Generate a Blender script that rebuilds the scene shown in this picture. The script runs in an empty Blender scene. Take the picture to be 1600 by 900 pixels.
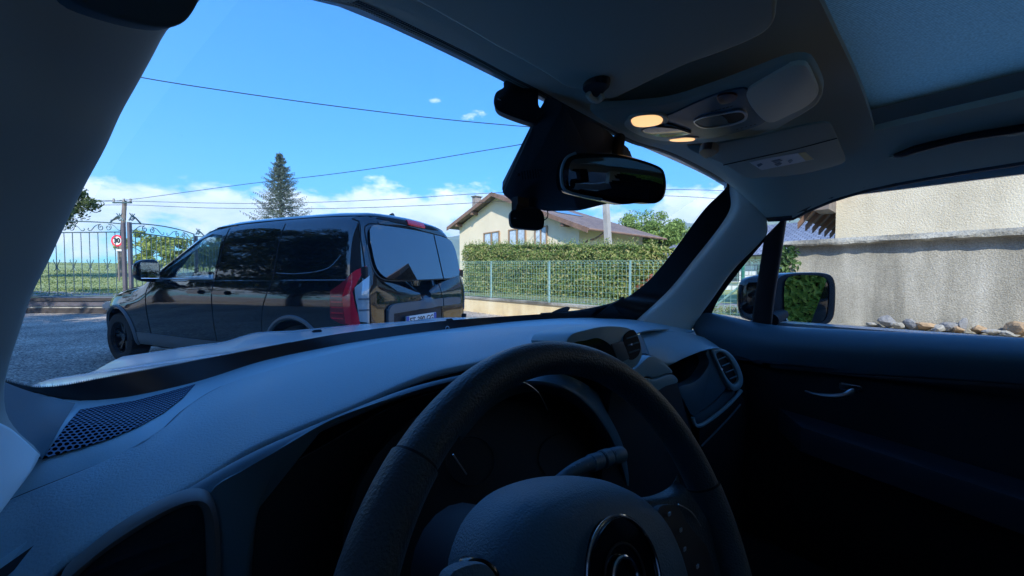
import bpy, bmesh, math, random
from mathutils import Vector, Matrix, noise
from mathutils.bvhtree import BVHTree
rnd = random.Random(7)
V = Vector
R_ = math.radians
S = bpy.context.scene
C = S.collection

# ------------------------------------------------------------------ camera, sky, sun, exposure
FPX, YAW, PITCH = 580.0, 40.0, 1.8
CAM = V((-0.65, 0.0, 1.20))
cd = bpy.data.cameras.new('camera'); cam = bpy.data.objects.new('camera', cd); C.objects.link(cam)
cam.location = CAM; cam.rotation_euler = (R_(90 - PITCH), 0, R_(-YAW))
cd.sensor_width = 36; cd.lens = 36 * FPX / 1600; cd.clip_start = 0.01; cd.clip_end = 9000
S.camera = cam
S.view_settings.view_transform = 'Standard'; S.view_settings.look = 'None'
S.view_settings.exposure = 1.5; S.view_settings.gamma = 1; S.view_settings.use_curve_mapping = False
SUN_AZ, SUN_EL = -143.0, 42.0        # azimuth of the sun, measured from +Y towards +X
w = bpy.data.worlds.new('World'); S.world = w; w.use_nodes = True
SKY_STRENGTH = 0.15
def build_world():
    nt = w.node_tree; N = nt.nodes; L = nt.links; N.clear()
    out = N.new('ShaderNodeOutputWorld'); bg = N.new('ShaderNodeBackground'); bg.inputs[1].default_value = SKY_STRENGTH
    sky = N.new('ShaderNodeTexSky'); sky.sky_type = 'NISHITA'; sky.sun_disc = False
    sky.sun_elevation = R_(SUN_EL); sky.sun_rotation = R_(SUN_AZ); sky.altitude = 400; sky.ozone_density = 2.2; sky.dust_density = 0.3
    hsv = N.new('ShaderNodeHueSaturation'); hsv.inputs['Saturation'].default_value = 1.3; hsv.inputs['Value'].default_value = 0.96
    L.new(sky.outputs[0], hsv.inputs['Color'])
    tint = N.new('ShaderNodeMixRGB'); tint.blend_type = 'MULTIPLY'; tint.inputs[0].default_value = 1; tint.inputs[2].default_value = (0.28, 0.82, 1.18, 1); pass
    tc = N.new('ShaderNodeTexCoord'); sep = N.new('ShaderNodeSeparateXYZ'); L.new(tc.outputs['Generated'], sep.inputs[0])
    _tint, _hsv = tint, hsv
    def M(op, a, b=None, c=None):
        n = N.new('ShaderNodeMath'); n.operation = op
        for i, v in enumerate((a, b, c)):
            if v is None: continue
            if isinstance(v, (int, float)): n.inputs[i].default_value = v
            else: L.new(v, n.inputs[i])
        return n.outputs[0]
    az = M('ARCTAN2', sep.outputs[0], sep.outputs[1])
    el = M('ARCSINE', sep.outputs[2])
    gr = M('MULTIPLY_ADD', M('MINIMUM', M('MAXIMUM', M('MULTIPLY', el, 1 / R_(30)), 0.0), 1.0), 0.38, 0.62)
    gm = N.new('ShaderNodeMixRGB'); gm.blend_type = 'MULTIPLY'; gm.inputs[0].default_value = 1; L.new(hsv.outputs[0], gm.inputs[1]); gc = N.new('ShaderNodeCombineColor'); [L.new(gr, gc.inputs[i]) for i in range(3)]; L.new(gc.outputs[0], gm.inputs[2]); L.new(gm.outputs[0], tint.inputs[1])
    azn = M('MULTIPLY_ADD', az, 1 / (2 * math.pi), 0.5)
    cv = N.new('ShaderNodeFloatCurve'); L.new(azn, cv.inputs['Value'])
    c = cv.mapping.curves[0]
    # top of the low cumulus band in degrees / 40, over azimuth (degrees)
    pts = [(-180, 16), (-140, 9), (-100, 20), (-60, 12), (-30, 9), (-12, 8.8), (-4, 9.6), (3, 10.4), (9, 10.4), (14, 11.4), (19, 12.8), (24, 11.6), (30, 12.4), (36, 13.2), (40, 10), (50, 9.0), (58, 9.0), (64, 11.5), (70, 11.0), (90, 8), (130, 16), (180, 16)]
    c.points[0].location = (0, 16 / 40); c.points[1].location = (1, 16 / 40)
    for a, e in pts[1:-1]: c.points.new((a + 180) / 360, e / 40)
    cv.mapping.update()
    top = M('MULTIPLY_ADD', cv.outputs[0], R_(40), R_(0.9))
    comb = N.new('ShaderNodeCombineXYZ'); L.new(az, comb.inputs[0]); L.new(M('MULTIPLY', el, 1.9), comb.inputs[1])
    def noi(scale, det, rough=0.55):
        n = N.new('ShaderNodeTexNoise'); n.inputs['Scale'].default_value = scale; n.inputs['Detail'].default_value = det; n.inputs['Roughness'].default_value = rough
        L.new(comb.outputs[0], n.inputs['Vector']); return n.outputs[0]
    n1 = noi(9, 9, 0.62); n2 = noi(26, 6)
    edge = M('ADD', M('SUBTRACT', top, el), M('MULTIPLY', M('SUBTRACT', n1, 0.5), 0.17))
    d = M('MULTIPLY', edge, 34)
    # holes lower in the band
    n3 = noi(5, 6, 0.6)
    low = M('MULTIPLY', M('SUBTRACT', el, R_(7.0)), 20)
    low = M('ADD', low, M('MULTIPLY', M('SUBTRACT', n3, 0.36), 9))
    dens = M('MINIMUM', d, low)
    # small puffs higher up
    for (pa, pe, s) in ((34.5, 23.0, 1.7), (28.4, 24.5, 1.0), (42, 23.0, 1.2), (100, 30, 9), (-120, 34, 10), (175, 38, 9)):
        da = M('MULTIPLY', M('SUBTRACT', az, R_(pa)), 0.9 / R_(s)); de = M('DIVIDE', M('SUBTRACT', el, R_(pe)), R_(s * 0.45))
        r = M('ADD', M('MULTIPLY', da, da), M('MULTIPLY', de, de))
        blob = M('MULTIPLY', M('SUBTRACT', M('ADD', 0.35, M('MULTIPLY', M('SUBTRACT', n2 if s < 3 else n1, 0.5), 3.2)), M('MULTIPLY', r, 0.55)), 0.9)
        dens = M('MAXIMUM', dens, blob)
    cl = N.new('ShaderNodeClamp'); L.new(dens, cl.inputs[0]); 
    alpha = M('MULTIPLY', M('SMOOTH_MIN', cl.outputs[0], 1.0, 0.2), 0.93)
    ramp = N.new('ShaderNodeValToRGB'); ramp.color_ramp.elements[0].position = 0.33; ramp.color_ramp.elements[1].position = 0.62
    ramp.color_ramp.elements[0].color = (3.1, 3.6, 4.0, 1); ramp.color_ramp.elements[1].color = (5.0, 5.1, 5.1, 1)
    mixn = M('ADD', M('MULTIPLY', n1, 0.6), M('MULTIPLY', n2, 0.4)); L.new(mixn, ramp.inputs[0])
    mx = N.new('ShaderNodeMixRGB'); L.new(alpha, mx.inputs[0]); L.new(tint.outputs[0], mx.inputs[1]); L.new(ramp.outputs[0], mx.inputs[2])
    L.new(mx.outputs[0], bg.inputs[0]); L.new(bg.outputs[0], out.inputs[0])
build_world()
sl = bpy.data.lights.new('sun', 'SUN'); sl.energy = 2.6; sl.angle = R_(0.55); sl.color = (1, 0.95, 0.86)
sun = bpy.data.objects.new('sun', sl); C.objects.link(sun)
to_sun = V((math.sin(R_(SUN_AZ)) * math.cos(R_(SUN_EL)), math.cos(R_(SUN_AZ)) * math.cos(R_(SUN_EL)), math.sin(R_(SUN_EL))))
sun.rotation_euler = to_sun.to_track_quat('Z', 'Y').to_euler(); sun.location = (0, 0, 30)
S.cycles.max_bounces = 9; S.cycles.transparent_max_bounces = 24; S.cycles.use_denoising = True
S.cycles.caustics_reflective = False; S.cycles.caustics_refractive = False
S.cycles.sample_clamp_indirect = 4

# ------------------------------------------------------------------ measuring helpers
_rot = Matrix.Rotation(R_(-YAW), 3, 'Z') @ Matrix.Rotation(R_(90 - PITCH), 3, 'X')
RIGHT, UP, FWD = _rot @ V((1, 0, 0)), _rot @ V((0, 1, 0)), _rot @ V((0, 0, -1))
def ray(px, py): return FWD + RIGHT * ((px - 800) / FPX) + UP * ((450 - py) / FPX)
def P(px, py, x=None, y=None, z=None, t=None, pl=None):
    """the point of the place seen at a spot of the photograph, found from one known coordinate"""
    d = ray(px, py)
    if x is not None: t = (x - CAM.x) / d.x
    elif y is not None: t = (y - CAM.y) / d.y
    elif z is not None: t = (z - CAM.z) / d.z
    elif pl is not None: t = (pl[0] - CAM).dot(pl[1]) / d.dot(pl[1])
    return CAM + d * t

# ------------------------------------------------------------------ curve / mesh helpers
def cr(pts, closed=False, sub=10):
    n = len(pts); out = []
    if n < 3 and not closed:
        return [pts[0].lerp(pts[-1], i / sub) for i in range(sub + 1)]
    rng = n if closed else n - 1
    for i in range(rng):
        if closed: a, b, c, d = pts[(i - 1) % n], pts[i], pts[(i + 1) % n], pts[(i + 2) % n]
        else: a, b, c, d = pts[max(i - 1, 0)], pts[i], pts[i + 1], pts[min(i + 2, n - 1)]
        # centripetal-ish: limit tangents to chord
        L_ = (c - b).length
        t1 = (c - a); t2 = (d - b)
        t1 = t1.normalized() * min(t1.length * 0.5, L_ * 1.0) if t1.length > 1e-9 else t1
        t2 = t2.normalized() * min(t2.length * 0.5, L_ * 1.0) if t2.length > 1e-9 else t2
        for k in range(sub):
            s = k / sub; s2 = s * s; s3 = s2 * s
            out.append(b * (2 * s3 - 3 * s2 + 1) + t1 * (s3 - 2 * s2 + s) + c * (-2 * s3 + 3 * s2) + t2 * (s3 - s2))
    if not closed: out.append(pts[-1].copy())
    return out
def resample(pts, n, closed=False, smooth=True):
    q = cr(pts, closed) if smooth else list(pts)
    if closed: q = q + [q[0]]
    d = [0]
    for i in range(1, len(q)): d.append(d[-1] + (q[i] - q[i - 1]).length)
    T = d[-1]; out = []; j = 0
    m = n if closed else n - 1
    for i in range(n):
        s = T * i / m
        while j < len(d) - 2 and d[j + 1] < s: j += 1
        k = (s - d[j]) / max(d[j + 1] - d[j], 1e-12)
        out.append(q[j].lerp(q[j + 1], min(max(k, 0), 1)))
    return out
def new_obj(name, me, m, parent=None, local=False):
    if parent is not None and not local:
        me.transform(parent.matrix_basis.inverted() if parent.parent is None else (world(parent)).inverted())
    if m is not None: me.materials.append(m)
    o = bpy.data.objects.new(name, me); C.objects.link(o)
    if parent is not None: o.parent = parent
    return o
def world(o):
    mm = o.matrix_basis.copy()
    while o.parent is not None: o = o.parent; mm = o.matrix_basis @ mm
    return mm
def from_bm(name, bm, m, parent=None, local=False, smooth=True, ang=35):
    me = bpy.data.meshes.new(name); bm.normal_update(); bm.to_mesh(me); bm.free()
    if smooth:
        for p in me.polygons: p.use_smooth = True
        me.set_sharp_from_angle(angle=R_(ang))
    return new_obj(name, me, m, parent, local)
def grid_bm(rows, closed_u=False):
    bm = bmesh.new(); vs = [[bm.verts.new(p) for p in r] for r in rows]
    for i in range(len(rows) - 1):
        n = len(rows[0])
        for j in range(n if closed_u else n - 1):
            try: bm.faces.new((vs[i][j], vs[i][(j + 1) % n], vs[i + 1][(j + 1) % n], vs[i + 1][j]))
            except ValueError: pass
    return bm
def solidify(bm, thick):
    """give a sheet real thickness on its far side (away from its normals)"""
    bm.normal_update()
    vs = list(bm.verts); nrm = [v.normal.copy() for v in vs]
    m = {v: bm.verts.new(v.co - n * thick) for v, n in zip(vs, nrm)}
    fs = list(bm.faces); bes = [e for e in bm.edges if len(e.link_faces) == 1]
    edges = [(e.verts[0], e.verts[1], e.link_faces[0]) for e in bes]
    for f in fs: bm.faces.new([m[v] for v in reversed(f.verts)])
    for a, b, f in edges:
        vl = list(f.verts); i = vl.index(a)
        if vl[(i + 1) % len(vl)] == b: a, b = b, a
        try: bm.faces.new((a, b, m[b], m[a]))
        except ValueError: pass
def face_cam(bm, toward=CAM):
    bm.normal_update(); s = 0
    for f in bm.faces: s += f.normal.dot(toward - f.calc_center_median()) * f.calc_area()
    if s < 0: bmesh.ops.reverse_faces(bm, faces=bm.faces); bm.normal_update()
def loft(name, curves, m, parent=None, nu=40, nv=None, thick=0.004, smoothv=True, toward=CAM, ang=50):
    rows = [resample(c, nu) for c in curves]
    if nv and smoothv and len(rows) > 2:
        cols = [cr([r[j] for r in rows], sub=max(1, nv // (len(rows) - 1))) for j in range(nu)]
        rows = [[cols[j][i] for j in range(nu)] for i in range(len(cols[0]))]
    elif nv:
        out = []
        for a, b in zip(rows[:-1], rows[1:]):
            k = max(1, nv // (len(rows) - 1))
            for s in range(k): out.append([p.lerp(q, s / k) for p, q in zip(a, b)])
        out.append(rows[-1]); rows = out
    bm = grid_bm(rows); face_cam(bm, toward)
    if thick: solidify(bm, thick)
    return from_bm(name, bm, m, parent, ang=ang)
def poly_prism(front, direction, bevel=0.0, seg=2):
    """a solid from an outline and an extrusion vector pointing away from the viewer"""
    bm = bmesh.new(); vs = [bm.verts.new(p) for p in front]; f = bm.faces.new(vs); bm.normal_update()
    if f.normal.dot(direction) > 0: bmesh.ops.reverse_faces(bm, faces=[f]); bm.normal_update()
    rim = list(f.edges)
    r = bmesh.ops.extrude_face_region(bm, geom=[f]); nv = [g for g in r['geom'] if isinstance(g, bmesh.types.BMVert)]
    # the extruded copy becomes the back
    for v in nv: v.co += direction
    bmesh.ops.recalc_face_normals(bm, faces=bm.faces)
    if bevel:
        bm.edges.ensure_lookup_table()
        fe = [e for e in bm.edges if all(v not in nv for v in e.verts)]
        bmesh.ops.bevel(bm, geom=fe, offset=bevel, segments=seg, affect='EDGES', profile=0.6, clamp_overlap=True)
    return bm
def panel(name, pxs, pl, depth, m, parent, bevel=0.002, closed_smooth=True, n=None, ang=40, lift=0.0):
    p0, nn = pl; nn = nn.normalized()
    if nn.dot(CAM - p0) < 0: nn = -nn
    pts = [P(a, b, pl=(p0 + nn * lift, nn)) for a, b in pxs]
    if closed_smooth: pts = resample(pts, n or len(pts) * 5, True)
    bm = poly_prism(pts, -nn * depth, bevel)
    return from_bm(name, bm, m, parent, ang=ang)
def box_bm(c, s, rz=0, bevel=0, bm=None):
    b = bm or bmesh.new()
    r = bmesh.ops.create_cube(b, size=1, matrix=Matrix.Translation(c) @ Matrix.Rotation(rz, 4, 'Z') @ Matrix.Diagonal((*s, 1)))
    if bevel:
        es = list({e for v in r['verts'] for e in v.link_edges})
        bmesh.ops.bevel(b, geom=es, offset=bevel, segments=2, affect='EDGES', clamp_overlap=True)
    return b
def tube_bm(pts, r, sides=8, closed=False, bm=None, cap=True):
    b = bm or bmesh.new(); n = len(pts); rings = []
    rr = r if isinstance(r, (list, tuple)) else [r] * n
    prev = None
    for i, p in enumerate(pts):
        if closed: d = pts[(i + 1) % n] - pts[i - 1]
        else: d = pts[min(i + 1, n - 1)] - pts[max(i - 1, 0)]
        d = d.normalized() if d.length > 1e-9 else V((0, 0, 1))
        if prev is None:
            a = V((0, 0, 1)) if abs(d.z) < 0.9 else V((1, 0, 0)); u = d.cross(a).normalized()
        else: u = (prev - d * prev.dot(d)).normalized()
        prev = u; v = d.cross(u)
        rings.append([b.verts.new(p + (u * math.cos(2 * math.pi * k / sides) + v * math.sin(2 * math.pi * k / sides)) * rr[i]) for k in range(sides)])
    for i in range(n if closed else n - 1):
        A, B = rings[i], rings[(i + 1) % n]
        for k in range(sides): b.faces.new((A[k], A[(k + 1) % sides], B[(k + 1) % sides], B[k]))
    if cap and not closed:
        b.faces.new(list(reversed(rings[0]))); b.faces.new(rings[-1])
    return b
def cyl_bm(p0, p1, r, sides=20, r2=None, bm=None):
    return tube_bm([V(p0), V(p1)], [r, r if r2 is None else r2], sides, bm=bm)
def tag(o, label=None, cat=None, group=None, kind=None):
    if label: o['label'] = label
    if cat: o['category'] = cat
    if group: o['group'] = group
    if kind: o['kind'] = kind
    return o
def empty(name, loc, rz=0, label=None, cat=None, group=None):
    o = bpy.data.objects.new(name, None); C.objects.link(o); o.location = loc; o.rotation_euler = (0, 0, rz); o.empty_display_size = 0.2
    o.matrix_basis = Matrix.Translation(loc) @ Matrix.Rotation(rz, 4, 'Z')
    return tag(o, label, cat, group)
def mesh_of(o):
    return o.data
def boolean(o, cutters, op='DIFFERENCE'):
    for cbm in cutters:
        me = bpy.data.meshes.new('cut'); bmesh.ops.recalc_face_normals(cbm, faces=cbm.faces); cbm.to_mesh(me); cbm.free()
        co = bpy.data.objects.new('cut', me); C.objects.link(co)
        if o.parent is not None: co.parent = o.parent
        md = o.modifiers.new('b', 'BOOLEAN'); md.operation = op; md.solver = 'EXACT'; md.object = co
        bpy.context.view_layer.update()
        dg = bpy.context.evaluated_depsgraph_get(); ev = o.evaluated_get(dg)
        new = bpy.data.meshes.new_from_object(ev); o.modifiers.clear()
        o.data = new; bpy.data.objects.remove(co); 
def text_bm(s, size, mtx, extrude=0.001, bold=0.0):
    cu = bpy.data.curves.new('t', 'FONT'); cu.body = s; cu.size = size; cu.extrude = extrude; cu.align_x = 'CENTER'; cu.align_y = 'CENTER'; cu.offset = bold
    o = bpy.data.objects.new('t', cu); C.objects.link(o); bpy.context.view_layer.update()
    me = bpy.data.meshes.new_from_object(o.evaluated_get(bpy.context.evaluated_depsgraph_get())); bpy.data.objects.remove(o)
    bm = bmesh.new(); bm.from_mesh(me); bm.transform(mtx); return bm

# ------------------------------------------------------------------ materials
def mat(name, col, rough=0.6, metal=0.0, spec=0.5, var=0.0, vscale=3.0, bump=0.0, bscale=40.0, coat=0.0, col2=None, det=4, trans=0.0, emis=None, estr=0.0, bdist=0.01):
    m = bpy.data.materials.new(name); m.use_nodes = True; nt = m.node_tree; N = nt.nodes; L = nt.links
    b = N['Principled BSDF']; b.inputs['Base Color'].default_value = (*col, 1); b.inputs['Roughness'].default_value = rough
    b.inputs['Metallic'].default_value = metal; b.inputs['Specular IOR Level'].default_value = spec; b.inputs['Coat Weight'].default_value = coat
    b.inputs['Coat Roughness'].default_value = 0.03; b.inputs['Transmission Weight'].default_value = trans
    if emis: b.inputs['Emission Color'].default_value = (*emis, 1); b.inputs['Emission Strength'].default_value = estr
    tc = N.new('ShaderNodeTexCoord')
    if var or col2:
        n = N.new('ShaderNodeTexNoise'); n.inputs['Scale'].default_value = vscale; n.inputs['Detail'].default_value = det; n.inputs['Roughness'].default_value = 0.6
        L.new(tc.outputs['Object'], n.inputs['Vector'])
        r = N.new('ShaderNodeValToRGB'); r.color_ramp.elements[0].position = 0.3; r.color_ramp.elements[1].position = 0.7
        a = col if col2 else tuple(c * (1 - var) for c in col); c2 = col2 or tuple(min(1, c * (1 + var)) for c in col)
        r.color_ramp.elements[0].color = (*a, 1); r.color_ramp.elements[1].color = (*c2, 1)
        L.new(n.outputs[0], r.inputs[0]); L.new(r.outputs[0], b.inputs['Base Color'])
    if bump:
        n = N.new('ShaderNodeTexNoise'); n.inputs['Scale'].default_value = bscale; n.inputs['Detail'].default_value = 3
        L.new(tc.outputs['Object'], n.inputs['Vector'])
        bp = N.new('ShaderNodeBump'); bp.inputs['Strength'].default_value = bump; bp.inputs['Distance'].default_value = bdist
        L.new(n.outputs[0], bp.inputs['Height']); L.new(bp.outputs[0], b.inputs['Normal'])
    return m
def set_ior(m, v): m.node_tree.nodes['Principled BSDF'].inputs['IOR'].default_value = v
def leaf_mat(name, cols, rough=0.6, transl=0.25):
    m = bpy.data.materials.new(name); m.use_nodes = True; nt = m.node_tree; N = nt.nodes; L = nt.links
    b = N['Principled BSDF']; b.inputs['Roughness'].default_value = rough; b.inputs['Specular IOR Level'].default_value = 0.3
    g = N.new('ShaderNodeNewGeometry'); r = N.new('ShaderNodeValToRGB')
    els = r.color_ramp.elements
    while len(els) < len(cols): els.new(0.5)
    for i, c in enumerate(cols): els[i].position = i / (len(cols) - 1); els[i].color = (*c, 1)
    L.new(g.outputs['Random Per Island'], r.inputs[0]); L.new(r.outputs[0], b.inputs['Base Color'])
    tr = N.new('ShaderNodeBsdfTranslucent'); L.new(r.outputs[0], tr.inputs[0]); mx = N.new('ShaderNodeMixShader'); mx.inputs[0].default_value = transl
    L.new(b.outputs[0], mx.inputs[1]); L.new(tr.outputs[0], mx.inputs[2]); L.new(mx.outputs[0], N['Material Output'].inputs[0])
    return m
def glass_mat(name, tint=(0.93, 0.97, 0.96), refl=1.0, rough=0.0, dust=0.0):
    m = bpy.data.materials.new(name); m.use_nodes = True; nt = m.node_tree; N = nt.nodes; L = nt.links; N.remove(N['Principled BSDF'])
    t = N.new('ShaderNodeBsdfTransparent'); t.inputs[0].default_value = (*tint, 1); g = N.new('ShaderNodeBsdfGlossy'); g.inputs['Roughness'].default_value = rough
    fr = N.new('ShaderNodeFresnel'); fr.inputs[0].default_value = 1.45; mu = N.new('ShaderNodeMath'); mu.operation = 'MULTIPLY'; mu.inputs[1].default_value = refl
    L.new(fr.outputs[0], mu.inputs[0]); mx = N.new('ShaderNodeMixShader'); L.new(mu.outputs[0], mx.inputs[0]); L.new(t.outputs[0], mx.inputs[1]); L.new(g.outputs[0], mx.inputs[2])
    out = mx.outputs[0]
    if dust:
        tc = N.new('ShaderNodeTexCoord'); n = N.new('ShaderNodeTexNoise'); n.inputs['Scale'].default_value = 3.5; n.inputs['Detail'].default_value = 8; L.new(tc.outputs['Object'], n.inputs['Vector'])
        v = N.new('ShaderNodeTexVoronoi'); v.inputs['Scale'].default_value = 42; L.new(tc.outputs['Object'], v.inputs['Vector'])
        lt = N.new('ShaderNodeMath'); lt.operation = 'LESS_THAN'; lt.inputs[1].default_value = 0.035; L.new(v.outputs['Distance'], lt.inputs[0])
        ma = N.new('ShaderNodeMath'); ma.operation = 'MULTIPLY_ADD'; ma.inputs[1].default_value = dust * 2; ma.inputs[2].default_value = -dust * 0.95; L.new(n.outputs[0], ma.inputs[0])
        sp = N.new('ShaderNodeMath'); sp.operation = 'MULTIPLY_ADD'; sp.inputs[1].default_value = 0.10; L.new(lt.outputs[0], sp.inputs[0]); L.new(ma.outputs[0], sp.inputs[2])
        cl = N.new('ShaderNodeClamp'); L.new(sp.outputs[0], cl.inputs[0])
        tl = N.new('ShaderNodeBsdfTranslucent'); tl.inputs[0].default_value = (.8, .8, .8, 1); m2 = N.new('ShaderNodeMixShader'); L.new(cl.outputs[0], m2.inputs[0]); L.new(out, m2.inputs[1]); L.new(tl.outputs[0], m2.inputs[2]); out = m2.outputs[0]
    L.new(out, N['Material Output'].inputs[0]); return m

M = {}
M['dash'] = mat('dash_plastic', (0.25, 0.35, 0.38), 0.42, bump=0.8, bscale=380, bdist=0.0012)
M['dash2'] = mat('dash_smooth_plastic', (0.29, 0.41, 0.44), 0.40, bump=0.4, bscale=500, bdist=0.0006)
M['fascia'] = mat('fascia_plastic', (0.07, 0.135, 0.17), 0.42, bump=0.25, bscale=420, bdist=0.0005)
M['dark'] = mat('black_trim', (0.008, 0.010, 0.016), 0.6)
M['black'] = mat('deep_black_plastic', (0.004, 0.005, 0.008), 0.7)
M['gloss'] = mat('gloss_black', (0.006, 0.007, 0.009), 0.08)
M['leather'] = mat('wheel_leather', (0.035, 0.056, 0.068), 0.40, bump=0.8, bscale=520, bdist=0.0012)
M['airbag'] = mat('airbag_vinyl', (0.065, 0.14, 0.19), 0.42, bump=0.9, bscale=620, bdist=0.0012)
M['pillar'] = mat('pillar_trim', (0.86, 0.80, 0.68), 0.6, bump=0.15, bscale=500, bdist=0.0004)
M['pillar_left'] = mat('driver_pillar_trim_shaded', (0.32, 0.35, 0.32), 0.6, bump=0.15, bscale=500, bdist=0.0004)  # darker copy of the pillar trim, shade painted into the colour
M['lining'] = mat('roof_cloth', (0.60, 0.54, 0.42), 0.95, bump=0.7, bscale=700, bdist=0.0006, spec=0.2)
M['visor'] = mat('visor_vinyl', (0.46, 0.46, 0.37), 0.8, bump=0.2, bscale=600, bdist=0.0005, spec=0.3)
M['console'] = mat('console_plastic', (0.82, 0.74, 0.56), 0.55)
M['chrome'] = mat('chrome', (0.75, 0.76, 0.78), 0.12, 1.0)
M['satin'] = mat('satin_metal', (0.45, 0.47, 0.5), 0.3, 1.0)
M['sail'] = mat('pillar_foot_trim_lit', (0.75, 0.86, 0.86), 0.5)  # same trim as the pillar, colour lightened for the light from the window
M['lamp'] = mat('reading_lamp_lit', (1, 0.8, 0.5), 0.4, emis=(1.0, 0.58, 0.25), estr=0.42)
M['glass'] = glass_mat('windscreen_glass', (0.96, 0.99, 0.99), 0.6, dust=0.02)
M['glass_side'] = glass_mat('side_glass', (0.96, 0.985, 0.98), 0.15)
M['mirror'] = mat('mirror_silver', (0.85, 0.88, 0.88), 0.01, 1.0)
M['dim_mirror'] = mat('dimmed_mirror', (0.22, 0.25, 0.26), 0.02, 1.0)
M['carpaint'] = mat('white_car_paint', (0.80, 0.83, 0.84), 0.25, coat=0.6)
M['frit'] = mat('windscreen_black_border', (0.006, 0.007, 0.009), 0.35)
M['print'] = mat('white_print', (0.45, 0.5, 0.55), 0.6)
M['paper'] = mat('label_paper', (0.80, 0.80, 0.78), 0.6)
M['yellow'] = mat('label_yellow', (0.75, 0.58, 0.25), 0.6)
M['red_btn'] = mat('red_button', (0.10, 0.006, 0.01), 0.3)
# van
M['paint'] = mat('black_van_paint', (0.002, 0.004, 0.007), 0.04, spec=0.5, coat=0.1)
M['vglass'] = mat('dark_privacy_glass', (0.004, 0.005, 0.006), 0.015, spec=1.0)
set_ior(M['vglass'], 1.9); set_ior(M['paint'], 1.75)
M['vside'] = mat('dark_side_glass', (0.004, 0.005, 0.006), 0.03, spec=.8)
M['vclear'] = glass_mat('van_window_glass', (0.88, 0.93, 0.93), 0.25)
M['vgrey'] = mat('grey_van_plastic', (0.10, 0.125, 0.145), 0.45)
M['seam'] = mat('panel_gap', (0.0015, 0.0015, 0.002), 0.8)
M['rubber'] = mat('tyre_rubber', (0.012, 0.013, 0.015), 0.85, bump=0.3, bscale=80)
M['rim'] = mat('black_alloy', (0.02, 0.021, 0.024), 0.18, 0.6)
M['redlens'] = mat('red_lamp_lens', (0.92, 0.010, 0.035), 0.08, coat=0.6)
M['darkred'] = mat('dark_red_lens', (0.30, 0.005, 0.02), 0.12, coat=0.5)
M['clearlens'] = mat('clear_lamp_lens', (0.42, 0.47, 0.5), 0.15, 0.2, coat=0.6)
M['plate'] = mat('white_plate', (0.75, 0.77, 0.78), 0.4)
M['plateblue'] = mat('plate_blue', (0.03, 0.10, 0.45), 0.4)
M['ink'] = mat('black_ink', (0.01, 0.01, 0.012), 0.5)
# outside
M['iron'] = mat('wrought_iron', (0.09, 0.15, 0.16), 0.5, 0.3)
M['ironpost'] = mat('gate_post_paint', (0.12, 0.11, 0.13), 0.6, var=0.2, vscale=4)
M['teal'] = mat('pale_green_wire', (0.26, 0.46, 0.40), 0.5)
M['tealpost'] = mat('green_fence_post', (0.25, 0.42, 0.42), 0.5)
M['greenpost'] = mat('dark_green_post', (0.03, 0.20, 0.15), 0.5)
M['wood'] = mat('weathered_wood', (0.20, 0.17, 0.15), 0.85, var=0.3, vscale=6)
M['darkwood'] = mat('dark_stained_wood', (0.05, 0.042, 0.04), 0.8, var=0.3, vscale=5)
M['fasciawood'] = mat('brown_roof_timber', (0.22, 0.13, 0.09), 0.8, var=0.25, vscale=3)
M['concrete'] = mat('pole_concrete', (0.40, 0.38, 0.35), 0.85, var=0.15, vscale=2)
M['wire'] = mat('cable_black', (0.015, 0.017, 0.02), 0.6)
M['houserender'] = mat('cream_house_render', (0.78, 0.66, 0.48), 0.9, var=0.06, vscale=0.8, bump=0.3, bscale=30)
M['whiterender'] = mat('white_house_render', (0.72, 0.74, 0.74), 0.9, var=0.05, vscale=1.0)
M['curtain'] = mat('net_curtain', (0.50, 0.58, 0.66), 0.9, var=0.25, vscale=5)
M['winwood'] = mat('window_frame_wood', (0.36, 0.22, 0.12), 0.6)
M['pane'] = mat('window_pane', (0.09, 0.12, 0.14), 0.05, spec=0.8)
M['brick'] = mat('chimney_stone', (0.30, 0.25, 0.22), 0.9, var=0.3, vscale=8)
M['bark'] = mat('bark', (0.07, 0.055, 0.045), 0.9, var=0.3, vscale=8, bump=0.6, bscale=20, bdist=0.03)
M['hedge'] = leaf_mat('hedge_leaves', [(0.06, 0.12, 0.03), (0.17, 0.27, 0.06), (0.35, 0.40, 0.12), (0.54, 0.49, 0.22)], transl=0.35)
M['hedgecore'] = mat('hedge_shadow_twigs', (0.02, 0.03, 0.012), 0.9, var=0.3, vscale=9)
M['willow'] = leaf_mat('willow_leaves', [(0.10, 0.17, 0.04), (0.20, 0.31, 0.07), (0.32, 0.44, 0.13)])
M['spruce'] = leaf_mat('spruce_needles', [(0.05, 0.085, 0.065), (0.11, 0.15, 0.11), (0.24, 0.27, 0.20)])
M['oak'] = leaf_mat('oak_leaves', [(0.025, 0.05, 0.02), (0.06, 0.10, 0.03), (0.13, 0.16, 0.06)])
M['bush'] = leaf_mat('bush_leaves', [(0.10, 0.16, 0.03), (0.26, 0.33, 0.07), (0.45, 0.46, 0.13)])
M['ivy'] = leaf_mat('ivy_leaves', [(0.015, 0.05, 0.012), (0.05, 0.12, 0.03), (0.16, 0.24, 0.08)])
M['flower'] = leaf_mat('red_flowers', [(0.35, 0.05, 0.04), (0.5, 0.16, 0.10), (0.12, 0.16, 0.05)])
M['grassblade'] = leaf_mat('grass_blades', [(0.12, 0.18, 0.06), (0.20, 0.26, 0.09), (0.36, 0.38, 0.18)])
M['stone1'] = mat('grey_stone', (0.22, 0.22, 0.22), 0.9, var=0.25, vscale=12, bump=0.7, bscale=25, bdist=0.02)
M['stone2'] = mat('ochre_stone', (0.36, 0.25, 0.15), 0.9, var=0.25, vscale=12, bump=0.7, bscale=25, bdist=0.02)
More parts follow.
